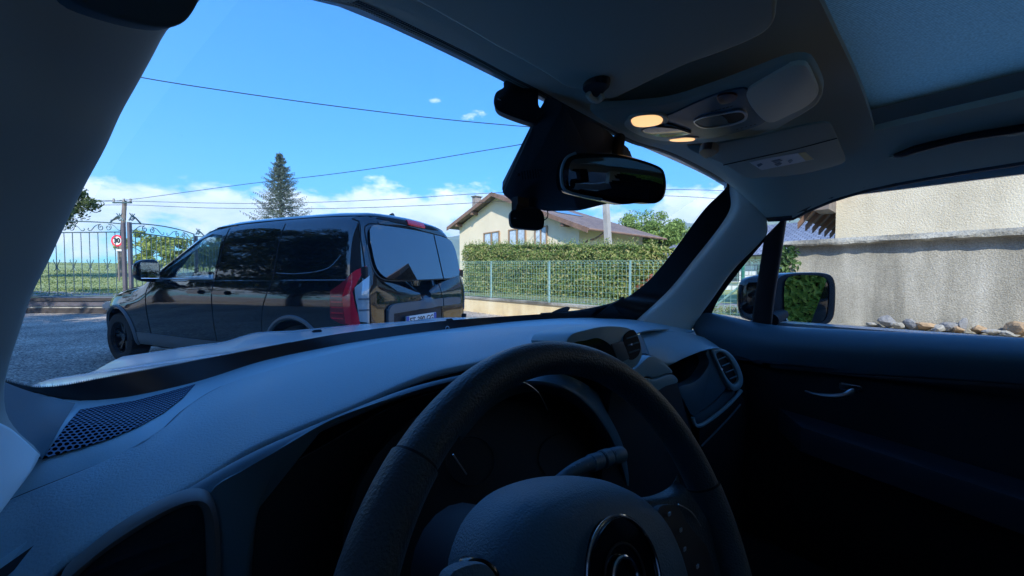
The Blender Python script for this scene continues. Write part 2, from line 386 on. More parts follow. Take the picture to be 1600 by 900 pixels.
M['stone3'] = mat('pale_stone', (0.32, 0.31, 0.28), 0.9, var=0.2, vscale=12, bump=0.7, bscale=25, bdist=0.02)

def gravel_mat():
    m = mat('gravel', (0.1, 0.1, 0.1), 0.9); nt = m.node_tree; N = nt.nodes; L = nt.links; b = N['Principled BSDF']
    tc = N.new('ShaderNodeTexCoord')
    v = N.new('ShaderNodeTexVoronoi'); v.inputs['Scale'].default_value = 55; L.new(tc.outputs['Object'], v.inputs['Vector'])
    n = N.new('ShaderNodeTexNoise'); n.inputs['Scale'].default_value = 0.6; n.inputs['Detail'].default_value = 3; L.new(tc.outputs['Object'], n.inputs['Vector'])
    bw = N.new('ShaderNodeRGBToBW'); L.new(v.outputs['Color'], bw.inputs[0])
    a = N.new('ShaderNodeMath'); a.operation = 'MULTIPLY_ADD'; a.inputs[1].default_value = 0.45; L.new(n.outputs[0], a.inputs[0])
    s = N.new('ShaderNodeMath'); s.operation = 'MULTIPLY'; s.inputs[1].default_value = 0.55; L.new(bw.outputs[0], s.inputs[0]); L.new(s.outputs[0], a.inputs[2])
    r = N.new('ShaderNodeValToRGB'); r.color_ramp.elements[0].position = 0.28; r.color_ramp.elements[0].color = (0.05, 0.05, 0.05, 1)
    r.color_ramp.elements[1].position = 0.75; r.color_ramp.elements[1].color = (0.70, 0.60, 0.48, 1); e = r.color_ramp.elements.new(0.5); e.color = (0.28, 0.24, 0.19, 1)
    L.new(a.outputs[0], r.inputs[0]); L.new(r.outputs[0], b.inputs['Base Color'])
    bp = N.new('ShaderNodeBump'); bp.inputs['Strength'].default_value = 0.9; bp.inputs['Distance'].default_value = 0.008; L.new(v.outputs['Distance'], bp.inputs['Height']); L.new(bp.outputs[0], b.inputs['Normal'])
    return m
def roughcast_mat(name, c1, c2, c3, streak=0.5, scale=26, stren=1.0, dist=0.03):
    m = mat(name, c1, 0.95, spec=0.2); nt = m.node_tree; N = nt.nodes; L = nt.links; b = N['Principled BSDF']
    tc = N.new('ShaderNodeTexCoord')
    def noi(scale, det, vec=None, rough=0.6):
        n = N.new('ShaderNodeTexNoise'); n.inputs['Scale'].default_value = scale; n.inputs['Detail'].default_value = det; n.inputs['Roughness'].default_value = rough
        L.new(vec or tc.outputs['Object'], n.inputs['Vector']); return n.outputs[0]
    mp = N.new('ShaderNodeMapping'); mp.inputs['Scale'].default_value = (1, 1.6, 0.22); L.new(tc.outputs['Object'], mp.inputs[0])
    st = noi(1.7, 5, mp.outputs[0]); big = noi(1.1, 6)
    r = N.new('ShaderNodeValToRGB'); r.color_ramp.elements[0].position = 0.36; r.color_ramp.elements[0].color = (*c2, 1); r.color_ramp.elements[1].position = 0.66; r.color_ramp.elements[1].color = (*c3, 1)
    e = r.color_ramp.elements.new(0.5); e.color = (*c1, 1)
    mixv = N.new('ShaderNodeMath'); mixv.operation = 'MULTIPLY_ADD'; mixv.inputs[1].default_value = streak; L.new(st, mixv.inputs[0])
    q = N.new('ShaderNodeMath'); q.operation = 'MULTIPLY'; q.inputs[1].default_value = 1 - streak; L.new(big, q.inputs[0]); L.new(q.outputs[0], mixv.inputs[2])
    L.new(mixv.outputs[0], r.inputs[0])
    fine = noi(70, 3)
    mm = N.new('ShaderNodeMixRGB'); mm.blend_type = 'OVERLAY'; mm.inputs[0].default_value = 0.6; L.new(r.outputs[0], mm.inputs[1]); L.new(fine, mm.inputs[2]); L.new(mm.outputs[0], b.inputs['Base Color'])
    g = noi(scale, 4, None, 0.55)
    bp = N.new('ShaderNodeBump'); bp.inputs['Strength'].default_value = stren; bp.inputs['Distance'].default_value = dist; L.new(g, bp.inputs['Height']); L.new(bp.outputs[0], b.inputs['Normal'])
    return m
def tile_mat(name, c1, c2, w=0.3, h=0.3):
    m = mat(name, c1, 0.8); nt = m.node_tree; N = nt.nodes; L = nt.links; b = N['Principled BSDF']
    uv = N.new('ShaderNodeUVMap'); br = N.new('ShaderNodeTexBrick'); br.inputs['Scale'].default_value = 1; br.inputs['Brick Width'].default_value = w; br.inputs['Row Height'].default_value = h
    br.inputs['Mortar Size'].default_value = 0.02; br.inputs['Color1'].default_value = (*c1, 1); br.inputs['Color2'].default_value = (*c2, 1); br.inputs['Mortar'].default_value = tuple(c * 0.45 for c in c1) + (1,)
    L.new(uv.outputs[0], br.inputs['Vector']); 
    n = N.new('ShaderNodeTexNoise'); n.inputs['Scale'].default_value = 1.2; n.inputs['Detail'].default_value = 5
    mm = N.new('ShaderNodeMixRGB'); mm.blend_type = 'OVERLAY'; mm.inputs[0].default_value = 0.5; L.new(br.outputs[0], mm.inputs[1]); L.new(n.outputs[0], mm.inputs[2]); L.new(mm.outputs[0], b.inputs['Base Color'])
    return m
M['gravel'] = gravel_mat()
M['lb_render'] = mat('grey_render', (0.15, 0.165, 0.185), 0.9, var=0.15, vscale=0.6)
M['roughcast'] = roughcast_mat('grey_roughcast', (0.40, 0.375, 0.31), (0.22, 0.21, 0.175), (0.56, 0.53, 0.45), 0.7, 75, 0.7, 0.012)
M['cream_roughcast'] = roughcast_mat('cream_roughcast', (0.76, 0.68, 0.52), (0.64, 0.57, 0.43), (0.84, 0.77, 0.60), 0.4, 48, 0.7, 0.013)
M['coping'] = roughcast_mat('old_concrete_coping', (0.27, 0.255, 0.21), (0.09, 0.085, 0.07), (0.46, 0.44, 0.37), 0.1, 22, 1.0, 0.03)
M['lowwall'] = roughcast_mat('cream_low_wall', (0.78, 0.62, 0.36), (0.60, 0.46, 0.27), (0.86, 0.74, 0.50), 0.4, 30, 0.5, 0.01)
M['rooftile'] = tile_mat('brown_roof_tiles', (0.16, 0.12, 0.105), (0.23, 0.17, 0.14))
M['slate'] = tile_mat('blue_slate_tiles', (0.13, 0.155, 0.21), (0.19, 0.22, 0.28), 0.25, 0.22)
M['whiteblock'] = tile_mat('white_block_wall', (0.68, 0.71, 0.72), (0.74, 0.76, 0.76), 0.5, 0.25)
M['field'] = mat('field_grass', (0.13, 0.19, 0.06), 0.9, col2=(0.30, 0.33, 0.13), vscale=1.1, det=9)
M['verge'] = mat('verge_grass', (0.09, 0.13, 0.035), 0.9, col2=(0.19, 0.22, 0.07), vscale=2.5, det=8)
M['mountain'] = mat('wooded_mountain', (0.035, 0.08, 0.03), 0.95, col2=(0.20, 0.24, 0.13), vscale=0.012, det=9)
M['road'] = mat('pale_asphalt', (0.22, 0.22, 0.21), 0.9, var=0.15, vscale=3)

# ================================================================== GROUND AND TERRAIN
bm = bmesh.new(); bmesh.ops.create_grid(bm, x_segments=40, y_segments=40, size=3500)
tag(from_bm('ground', bm, M['gravel'], smooth=False), kind='structure')
def boundary():
    b = [V((6.62, -60, 0)), V((6.62, -20, 0)), V((6.62, -8, 0)), V((6.62, 0, 0)), V((6.62, 5, 0)), V((6.62, 12.6, 0)), V((2.0, 15.0, 0)), V((-2.6, 17.35, 0)), V((-8, 21.9, 0)), V((-20, 32, 0)), V((-45, 53, 0))]
    out = []
    for a, c in zip(b[:-1], b[1:]):
        k = max(1, int((c - a).length / 1.5))
        for i in range(k): out.append(a.lerp(c, i / k))
    out.append(b[-1]); return out
BND = boundary()
def th(x, y, d):
    r = math.hypot(x, y); left = min(max((15 - x) / 12, 0), 1)
    z = 0.47
    if r > 20: z += min((r - 20) * 0.055, 2.15) * left
    if d > 4: z += 0.12 * noise.noise(V((x * 0.12, y * 0.12, 0)))
    return z
def terrain(name, d0, d1, m, lift=0.0, rings=None):
    ds = rings or [0, 0.5, 1, 2, 3, 4, 6, 8, 11, 15, 20, 26, 33, 42, 55, 75, 110, 180, 320, 700, 1600, 3000]
    ds = [d for d in ds if d0 <= d <= d1]
    rows = []
    for d in ds:
        row = []
        for p in BND:
            u = p.normalized() if p.x < 6.5 or p.y > 8 else V((1, p.y * 0.02, 0)).normalized()
            q = p + u * d; row.append(V((q.x, q.y, th(q.x, q.y, d) + lift)))
        rows.append(row)
    bm = grid_bm(rows); face_cam(bm, V((0, 0, 500)))
    return from_bm(name, bm, m)
tag(terrain('field', 0, 3000, M['field']), kind='structure')
tag(terrain('road', 0.6, 3.4, M['road'], 0.02, [0.6, 1.2, 2, 3, 3.4]), kind='structure')
def ss0(x): x = min(max(x, 0), 1); return x * x * (3 - 2 * x)
# mountain
bm = bmesh.new(); rows = []
for j in range(26):
    row = []
    for i in range(120):
        a = R_(30 + i * 0.6); r = 1500 + j * 55
        dg_ = math.degrees(a); prof = 300 + 95 * ss0((dg_ - 61) / 7) + 25 * math.sin(dg_ * .35) + 14 * noise.noise(V((a * 30, 1, 0)))
        h = prof * math.sin(min(j / 17, 1) * math.pi / 2) * (0.93 + 0.10 * noise.noise(V((a * 22, j * 0.35, 3)))) + 12 * noise.noise(V((a * 60, j * 0.8, 7))) - 6
        row.append(V((math.sin(a) * r, math.cos(a) * r, max(h, -2))))
    rows.append(row)
bm.free(); bm = grid_bm(rows); face_cam(bm, V((0, 0, 2000)))
tag(from_bm('mountain', bm, M['mountain'], ang=180), kind='structure')

# ================================================================== VEGETATION HELPERS
def cards(name, items, m, parent=None, aspect=1.6, curl=0.25):
    vs, fs = [], []
    for (p, n, s) in items:
        a = n.cross(V((rnd.uniform(-1, 1), rnd.uniform(-1, 1), rnd.uniform(-1, 1)))); 
        if a.length < 1e-4: continue
        a.normalize(); b = n.cross(a).normalized()
        i = len(vs); h = s * 0.5
        vs += [p - a * h * aspect, p - b * h * 0.6 + n * s * curl * 0.5, p + a * h * aspect, p + b * h * 0.6 + n * s * curl * 0.5]
        fs.append((i, i + 1, i + 2, i + 3))
    me = bpy.data.meshes.new(name); me.from_pydata([tuple(v) for v in vs], [], fs); me.update()
    return new_obj(name, me, m, parent)
def rv():
    while True:
        v = V((rnd.uniform(-1, 1), rnd.uniform(-1, 1), rnd.uniform(-1, 1)))
        if 0.05 < v.length < 1: return v.normalized()
def clump_items(c, r, n, s, squash=0.8):
    out = []
    for _ in range(n):
        d = rv(); rr = r * (rnd.random() ** 0.35); p = c + V((d.x * rr, d.y * rr, d.z * rr * squash))
        out.append((p, (d + rv() * 0.8).normalized(), s * rnd.uniform(0.6, 1.3)))
    return out
def tree(name, base, h, crown_c, crown_r, nclump, nleaf, leaf, m, label, cat='tree', group=None, squash=0.9, trunk_r=0.2, flat=0.8):
    root = empty(name, base, label=label, cat=cat, group=group)
    top = crown_c
    bmt = tube_bm(resample([base, base.lerp(top, 0.5) + V((rnd.uniform(-.2, .2), rnd.uniform(-.2, .2), 0)), top], 8), [trunk_r * (1 - 0.8 * i / 7) for i in range(8)], 8)
    items = []
    for k in range(nclump):
        d = rv(); d.z = d.z * squash; rr = rnd.random() ** 0.4
        c = crown_c + V((d.x * crown_r * rr, d.y * crown_r * rr, d.z * crown_r * rr))
        items += clump_items(c, crown_r * rnd.uniform(0.16, 0.32), nleaf, leaf, flat)
        if k % 3 == 0:
            s = base.lerp(top, rnd.uniform(0.4, 0.95)); mid = s.lerp(c, 0.5) + V((0, 0, crown_r * 0.08))
            tube_bm(resample([s, mid, c], 5), [trunk_r * 0.35 * (1 - 0.85 * i / 4) for i in range(5)], 5, bm=bmt)
    from_bm('trunk', bmt, M['bark'], root)
    cards('crown', items, m, root)
    return root

# ================================================================== RIGHT BOUNDARY: low wall, rough wall, fence
def long_wall(name, pts, z0, z1, th_, m, label, cat, parent=None, wob=0.0, cap=0.0, capm=None):
    """a wall along points, thickness th_ to the outside (+X side)"""
    rows = []
    bm = bmesh.new()
    for a, b in zip(pts[:-1], pts[1:]):
        d = (b - a).normalized(); nrm = V((-d.y, d.x, 0));  nrm = nrm if nrm.dot(V((1, 1, 0))) > 0 else -nrm
        q = [a, b, b + nrm * th_, a + nrm * th_]
        lo = [bm.verts.new((p.x, p.y, z0)) for p in q]; hi = [bm.verts.new((p.x, p.y, z1)) for p in q]
        bm.faces.new(lo); bm.faces.new(hi)
        for i in range(4): bm.faces.new((lo[i], lo[(i + 1) % 4], hi[(i + 1) % 4], hi[i]))
    bmesh.ops.recalc_face_normals(bm, faces=bm.faces)
    o = from_bm(name, bm, m, parent, smooth=False)
    if label: tag(o, label, cat)
    return o
lw = empty('low_wall', (6.4, 5, 0), label='low cream rendered wall with grey top under the pale green wire fence', cat='wall')
long_wall('wall_body', [V((6.40, -9, 0)), V((6.40, 12.6, 0))], 0, 0.44, 0.22, M['lowwall'], None, None, lw)
long_wall('wall_top', [V((6.37, -9, 0)), V((6.37, 12.6, 0))], 0.443, 0.50, 0.28, M['coping'], None, None, lw)
# verge with grass behind the wall
items = []
for _ in range(9000):
    y = rnd.uniform(2.0, 12.5); x = 6.7 + rnd.random() ** 1.3 * 1.9
    items.append((V((x, y, 0.5 + rnd.random() * 0.05)), V((rnd.uniform(-1, 1), rnd.uniform(-1, 1), 0.15)).normalized(), rnd.uniform(0.03, 0.08)))
tag(cards('grass', items, M['grassblade'], aspect=0.35), 'short green grass on the verge between wire fence and hedge', 'grass', kind='stuff')

# rough wall with ragged coping
rw = empty('boundary_wall', (6.6, -2, 0), label='tall rough grey rendered wall with stains and a cracked concrete coping', cat='wall')
X0, YA, YB, ZT = 6.62, 1.75, -12.0, 1.73
rows = []
for i in range(5):
    rows.append([V((X0 + 0.02 * noise.noise(V((y * .13 * .7, i, 2))), YA + (YB - YA) * y / 90, 0.2 + (ZT - 0.2) * i / 4)) for y in range(91)])
bm = grid_bm(rows); face_cam(bm); solidify(bm, 0.25); from_bm('wall_face', bm, M['roughcast'], rw)
rows = []
n = 360
def cop(y, k):
    a = noise.noise(V((y * 1.4, k * 3, 1))) ; b = noise.noise(V((y * 6, k * 3, 5)))
    return a, b
for k, (dx, z) in enumerate([(0.06, ZT - 0.06), (-0.05, ZT - 0.075), (-0.10, ZT - 0.055), (-0.105, ZT - 0.03), (-0.085, ZT + 0.00), (-0.03, ZT + 0.035), (0.30, ZT + 0.05), (0.34, ZT - 0.08)]):
    row = []
    for i in range(n + 1):
        y = YA + 0.03 + (YB - YA) * i / n; a, b = cop(y, k if k not in (1, 2) else 1)
        rag = 0.022 * a + 0.020 * b if k in (1, 2, 3) else 0.006 * b
        row.append(V((X0 + dx + rag * 0.8, y, z + rag + (0.035 * max(0, cop(y * 0.9, 9)[0]) if k in (1, 2) else 0))))
    rows.append(row)
bm = grid_bm(rows); face_cam(bm); from_bm('coping', bm, M['coping'], rw, ang=30)
# ivy on its end
items = []
for _ in range(800):
    y = 1.95 - rnd.random() ** 1.2 * 0.33; z = rnd.uniform(0.5, 1.66)
    if rnd.random() < 0.25: y = rnd.uniform(1.55, 2.05)
    items.append((V((X0 - 0.05 - rnd.random() * 0.10, y, z)), V((-1, rnd.uniform(-.6, .6), rnd.uniform(-.3, .6))).normalized(), rnd.uniform(0.04, 0.075)))
tag(cards('ivy', items, M['ivy']), 'green ivy climbing the far end of the rough grey wall', 'ivy')

# stones along the wall foot, each its own
def stone(loc, s, m, name, label, seed):
    bm = bmesh.new(); bmesh.ops.create_icosphere(bm, subdivisions=2, radius=0.5)
    pl = [(V((math.sin(seed * 7 + k * 2.4), math.cos(seed * 3 + k * 1.7), math.sin(k * 1.9 + seed))).normalized(), 0.30 + 0.10 * ((seed * 13 + k * 7) % 5) / 5) for k in range(9)]
    for v in bm.verts:
        c = v.co.copy()
        for nn, dd in pl:
            e = c.dot(nn) - dd
            if e > 0: c -= nn * e
        c += c.normalized() * 0.04 * noise.noise(c * 5 + V((seed, 0, 0)))
        v.co = V((c.x * s[0], c.y * s[1], c.z * s[2]))
    zmin = min(v.co.z for v in bm.verts)
    for v in bm.verts: v.co.z -= zmin
    bm.transform(Matrix.Rotation(seed * 1.3, 4, 'Z')); bm.transform(Matrix.Translation(loc))
    return tag(from_bm(name, bm, m, smooth=False), label, 'stone', 'stones lying along the foot of the wall')
SL = [(1362, .26, .10, 3, 'long flat pale stone furthest left in the row at the wall foot'), (1385, .30, .24, 1, 'grey upright stone block second from the left at the wall foot'), (1402, .24, .14, 3, 'small pale stone leaning beside the upright grey block'),
      (1424, .30, .20, 1, 'dark grey angular stone in the left half of the row'), (1446, .34, .18, 2, 'brownish broken stone right of the dark angular one'), (1466, .26, .13, 3, 'pale low slab stone in the middle of the row'),
      (1484, .30, .21, 1, 'wide grey slab stone tilted left of the narrow standing one'), (1505, .15, .28, 1, 'narrow grey stone standing on end, tallest of the row'), (1496, .2, .12, 2, 'small ochre stone tucked between two grey stones'),
      (1528, .22, .15, 2, 'ochre stone right of the narrow standing stone'), (1550, .30, .11, 3, 'flat pale stone low in the right part of the row'), (1573, .26, .10, 3, 'flat whitish stone just left of the big orange one'),
      (1592, .40, .26, 2, 'big orange brown stone at the right end of the row')]
bedpts = []
for i, (px, wd, hh, mi, lab) in enumerate(SL):
    p = P(px, 520, x=6.50 - 0.03 * (i % 3))
    stone(V((p.x, p.y, 0.50)), (wd * 0.6, wd * .75, hh * 0.8), M['stone%d' % mi], 'stone', lab, i + 1)

# ornamental wire fence on the low wall
fe = empty('wire_fence', (6.48, 6, 0.5), label='pale green wire mesh fence with scalloped top on the low cream wall', cat='fence')
bm = bmesh.new(); Xf = 6.50
def ftop(y): return 1.40 + 0.028 * y
y = 2.0; k = 0
def wbar(a, b, r=0.0036):
    d = (b - a); u = d.normalized(); s = V((0, 1, 0)) if abs(u.z) > .5 else V((0, 0, 1)); t_ = u.cross(s).normalized()
    q = [s * r + t_ * r, -s * r + t_ * r, -s * r - t_ * r, s * r - t_ * r]
    A = [bm.verts.new(a + o) for o in q]; B = [bm.verts.new(b + o) for o in q]
    for i in range(4): bm.faces.new((A[i], A[(i + 1) % 4], B[(i + 1) % 4], B[i]))
ys = []
while y < 12.5: ys.append(y); y += 0.105
for i, y in enumerate(ys):
    wbar(V((Xf, y, 0.52)), V((Xf, y, ftop(y) - 0.05)), 0.0022)
    if i + 2 < len(ys):     # scallop loops two wires wide
        y2 = ys[i + 2]; zt = ftop(y) - 0.05; pts = [V((Xf, (y + y2) / 2 - math.cos(a) * (y2 - y) / 2, zt + math.sin(a) * 0.075)) for a in [math.pi * q / 6 for q in range(7)]]
        for a, b in zip(pts[:-1], pts[1:]): wbar(a, b, 0.0030)
for j, zf in enumerate([0.03, 0.17, 0.31, 0.45, 0.59, 0.73, 0.87, 0.94, 1.0]):
    for a, b in zip(ys[:-1:6], ys[6::6]):
        wbar(V((Xf + .004, a, 0.52 + (ftop(a) - 0.57) * zf)), V((Xf + .004, b, 0.52 + (ftop(b) - 0.57) * zf)), 0.0024)
from_bm('wire_mesh', bm, M['teal'], fe, smooth=False)
for py in (12.2, 9.6, 7.0, 4.55):
    from_bm('post', cyl_bm((Xf + 0.03, py, 0.48), (Xf + 0.03, py, ftop(py) + 0.02), 0.026, 12), M['tealpost'], fe)
for py in (2.35,):
    from_bm('post', cyl_bm((Xf + 0.03, py, 0.48), (Xf + 0.03, py, 1.62), 0.03, 12), M['greenpost'], fe)
    from_bm('brace', cyl_bm((Xf + 0.03, py + 0.02, 1.05), (Xf + 0.03, py + 0.62, 0.5), 0.018, 10), M['teal'], fe)
from_bm('post', cyl_bm((Xf + 0.03, 1.95, 0.48), (Xf + 0.03, 1.95, 1.66), 0.025, 12), M['greenpost'], fe)

# hedge behind the fence
hd = empty('hedge', (9.2, 9, 0.47), label='long clipped green hedge with straggling top shoots behind the wire fence', cat='hedge')
items = []
def hedge_front(y): return 8.55
def htop(y): return 1.93 + (y - 4.6) * 0.068 
for _ in range(33000):
    y = rnd.uniform(5.3, 14.5); z = rnd.uniform(0.55, htop(y)); x = hedge_front(y) + rnd.random() ** 2 * 0.35 + 0.12 * noise.noise(V((y * 1.5, z * 1.5, 0)))
    if z > htop(y) - 0.25: x += (z - htop(y) + 0.25) * 0.5
    items.append((V((x, y, z)), (V((-1, 0, 0.35)) + rv() * 0.9).normalized(), rnd.uniform(0.045, 0.085)))
for _ in range(13000):
    y = rnd.uniform(5.2, 14.5); x = rnd.uniform(8.6, 10.0); items.append((V((x, y, htop(y) + 0.10 * noise.noise(V((x * 2, y * 2, 4))) + rnd.uniform(-.06, .05))), (V((0, 0, 1)) + rv() * 0.9).normalized(), rnd.uniform(0.045, 0.08)))
for _ in range(420):
    y = rnd.uniform(5.2, 14.5); x = rnd.uniform(8.6, 9.6); h = rnd.uniform(0.10, 0.34); lean = V((rnd.uniform(-.3, .3), rnd.uniform(-.4, .4), 1)).normalized()
    for q in range(10): items.append((V((x, y, htop(y) - 0.02)) + lean * h * q / 9 + rv() * 0.02, rv(), rnd.uniform(0.03, 0.05)))
for _ in range(1500):
    z = rnd.uniform(0.5, 2.0); x = rnd.uniform(8.6, 10); items.append((V((x, 5.25 + rnd.uniform(-.12, .1), z)), (V((0, -1, .3)) + rv() * .9).normalized(), rnd.uniform(0.05, 0.08)))
cards('foliage', items, M['hedge'], hd)
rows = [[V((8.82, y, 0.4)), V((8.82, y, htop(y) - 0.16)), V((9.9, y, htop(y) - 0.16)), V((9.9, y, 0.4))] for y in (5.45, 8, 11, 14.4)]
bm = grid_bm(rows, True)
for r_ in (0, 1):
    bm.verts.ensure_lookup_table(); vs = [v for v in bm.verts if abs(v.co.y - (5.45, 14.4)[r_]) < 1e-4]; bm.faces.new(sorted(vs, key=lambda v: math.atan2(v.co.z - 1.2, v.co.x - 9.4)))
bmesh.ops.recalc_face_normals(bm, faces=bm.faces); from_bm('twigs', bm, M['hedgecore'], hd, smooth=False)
# shrubs at the right end of the hedge
def shrub(name, c, r, m, label, n=14, leaf=0.06, nl=110):
    root = empty(name, V((c[0], c[1], 0.47)), label=label, cat='shrub'); items = []
    for k in range(n):
        d = rv(); items += clump_items(V(c) + V((d.x * r * .7, d.y * r * .7, abs(d.z) * r * .9)), r * 0.4, nl, leaf, 0.5)
    cards('foliage', items, m, root)
    from_bm('stem', tube_bm([V((c[0], c[1], 0.45)), V(c), V((c[0], c[1], c[2] + r * .5))], [0.04, 0.03, 0.01], 6), M['bark'], root); return root
p = P(1005, 400, x=10.5); shrub('shrub', (p.x, p.y, 0.95), 0.95, M['bush'], 'rounded yellow green shrub below the tall feathery tree at the hedge end')
p = P(968, 400, x=9.3); shrub('shrub', (p.x, p.y, 1.2), 0.62, M['hedge'], 'loose olive shrub growing around the foot of the concrete pole')
p = P(1020, 430, x=8.6); shrub('flowering_shrub', (p.x, p.y, 0.75), 0.45, M['flower'], 'low shrub with red leaves close behind the wire fence', 9, 0.05)
p = P(1060, 430, x=9.6); shrub('shrub', (p.x, p.y, 0.7), 0.6, M['bush'], 'small bright green shrub right of the red leaved one')
# tall feathery tree
p = P(1015, 385, t=25)
tree('willow_tree', V((p.x, p.y, 0.47)), 6, V((p.x, p.y, 3.75)), 2.4, 95, 230, 0.12, M['willow'], 'feathery bright green tree right of the cream house and its roof', squash=0.85, trunk_r=0.18)
p = P(1052, 395, t=24)
tree('willow_tree', V((p.x, p.y, 0.47)), 5, V((p.x, p.y, 2.2)), 1.6, 50, 200, 0.12, M['willow'], 'lower feathery green tree in front of the mountain foot', squash=0.85, trunk_r=0.14)

# ================================================================== CREAM HOUSE
hr = empty('house', (18, 17, 0.5), label='cream rendered house with brown tiled roof and wooden windows above the hedge', cat='house')
XG = 14.0
GP = [P(718, 352, x=XG), P(778, 303, x=XG), P(908, 352, x=XG)]
yL, yR = GP[0].y, P(905, 352, x=XG).y; zL, zR = GP[0].z, P(905, 354, x=XG).z; yP, zP = GP[1].y, GP[1].z - 0.15
XB = 20.5
bm = poly_prism([V((XG, yR, 0.3)), V((XG, yL, 0.3)), V((XG, yL, zL - .1)), V((XG, yP, zP)), V((XG, yR, zR - .1))], V((XB - XG - 0.6, 0, 0)))
from_bm('wall', bm, M['houserender'], hr, smooth=False)
def slab(name, q, th_, m, parent, uvs=None):
    bm = bmesh.new(); vs = [bm.verts.new(p) for p in q]; f = bm.faces.new(vs); bm.normal_update()
    if f.normal.z < 0: bmesh.ops.reverse_faces(bm, faces=[f]); bm.normal_update()
    n_ = f.normal.copy(); uvl = bm.loops.layers.uv.new('UVMap')
    solidify(bm, th_)
    e1 = (q[1] - q[0]).normalized(); e2 = n_.cross(e1).normalized()
    for f in bm.faces:
        for l in f.loops: d = l.vert.co - q[0]; l[uvl].uv = (d.dot(e1), d.dot(e2))
    return from_bm(name, bm, m, parent, smooth=False)
Eo = 0.5
sL = (zP - zL) / (yL - yP); sR = (zP - zR) / (yP - yR)
zp2 = zP + 0.16
slab('roof', [V((XG - Eo, yP, zp2)), V((XB - 2.0, yP, zp2)), V((XB + .4, yR - 0.9, zp2 - sR * (yP - yR + .9))), V((XG - Eo, yR - 0.9, zp2 - sR * (yP - yR + .9)))], 0.12, M['rooftile'], hr)
slab('roof', [V((XG - Eo, yP + 0.01, zp2)), V((XB - 2.0, yP + .01, zp2)), V((XB + .4, yL + 0.9, zp2 - sL * (yL - yP + .9))), V((XG - Eo, yL + 0.9, zp2 - sL * (yL - yP + .9)))], 0.12, M['rooftile'], hr)
slab('roof', [V((XB - 2.0 + .02, yP, zp2 - .01)), V((XB + .42, yR - .9, zp2 - sR * (yP - yR + .9))), V((XB + .42, yL + .9, zp2 - sL * (yL - yP + .9)))], 0.12, M['rooftile'], hr)
for sgn, s, yE in ((1, sL, yL + 0.95), (-1, sR, yR - 0.95)):
    a = V((XG - Eo - 0.04, yP, zp2 - 0.02)); b = V((XG - Eo - 0.04, yE, zp2 - s * abs(yE - yP) - 0.02))
    bm = poly_prism([a + V((0, 0, .05)), b + V((0, 0, .05)), b - V((0, 0, .2)), a - V((0, 0, .2))], V((0.05, 0, 0))); from_bm('bargeboard', bm, M['fasciawood'], hr, smooth=False)
    for k in (0.42, 0.78):
        c = a.lerp(b, k); from_bm('purlin_end', box_bm(V((c.x + 0.45, c.y, c.z - 0.26)), (0.8, 0.20, 0.22)), M['fasciawood'], hr, smooth=False)
# gutter and downpipe
yg = yR - 0.98; zg = zp2 - sR * (yP - yR + .95) - 0.05
from_bm('gutter', tube_bm([V((XG - Eo, yg, zg)), V((XB + .4, yg, zg))], 0.06, 8), M['fasciawood'], hr)
from_bm('downpipe', tube_bm(resample([V((XG + .8, yg, zg - .03)), V((XG + .5, yg + .3, zg - .35)), V((XG + .25, yR - .08, zg - .6)), V((XG + .25, yR - .08, 0.6))], 12), 0.045, 8), M['fasciawood'], hr)
for (x0, x1, y0, y1) in ((757, 781, 365, 392), (796, 822, 360, 388), (837, 855, 356, 382)):
    a = P(x0, y0, x=XG); b = P(x1, y1, x=XG); yc = (a.y + b.y) / 2; zc = (a.z + b.z) / 2; wy = abs(a.y - b.y); wz = abs(a.z - b.z)
    wr = from_bm('window', box_bm(V((XG - 0.015, yc, zc)), (0.05, wy, wz)), M['pane'], hr, smooth=False)
    for dy in (-wy / 2, 0, wy / 2): from_bm('frame', box_bm(V((XG - 0.055, yc + dy, zc)), (0.05, 0.09, wz + .06)), M['winwood'], wr, smooth=False)
    for dz in (-wz / 2, wz / 2): from_bm('frame', box_bm(V((XG - 0.055, yc, zc + dz)), (0.046, wy, 0.07)), M['winwood'], wr, smooth=False)
    for s in (-1, 1):
        rows = [[V((XG - 0.045 + 0.008 * math.sin(q * 2.2), yc + s * (wy * (0.07 + 0.36 * q / 14)), zc + dz)) for q in range(15)] for dz in (-wz / 2 + .04, wz / 2 - .04)]
        bm = grid_bm(rows); face_cam(bm); from_bm('curtain', bm, M['curtain'], wr)
p = P(745, 322, x=XG + 3); from_bm('chimney', box_bm(V((p.x, p.y, p.z + .05)), (0.6, 0.45, 1.3)), M['brick'], hr, smooth=False)
from_bm('chimney_cap', box_bm(V((p.x, p.y, p.z + .76)), (0.75, 0.6, 0.08)), M['coping'], hr, smooth=False)
# skylight in the slope
def on_roof(x, y, l=0.05): return V((x, y, zp2 - sR * (yP - y) + l))
ya = yP - 3.0
slab('skylight', [on_roof(XG + 1.0, ya), on_roof(XG + 3.2, ya), on_roof(XG + 3.2, ya - 1.3), on_roof(XG + 1.0, ya - 1.3)], 0.04, M['pane'], hr)

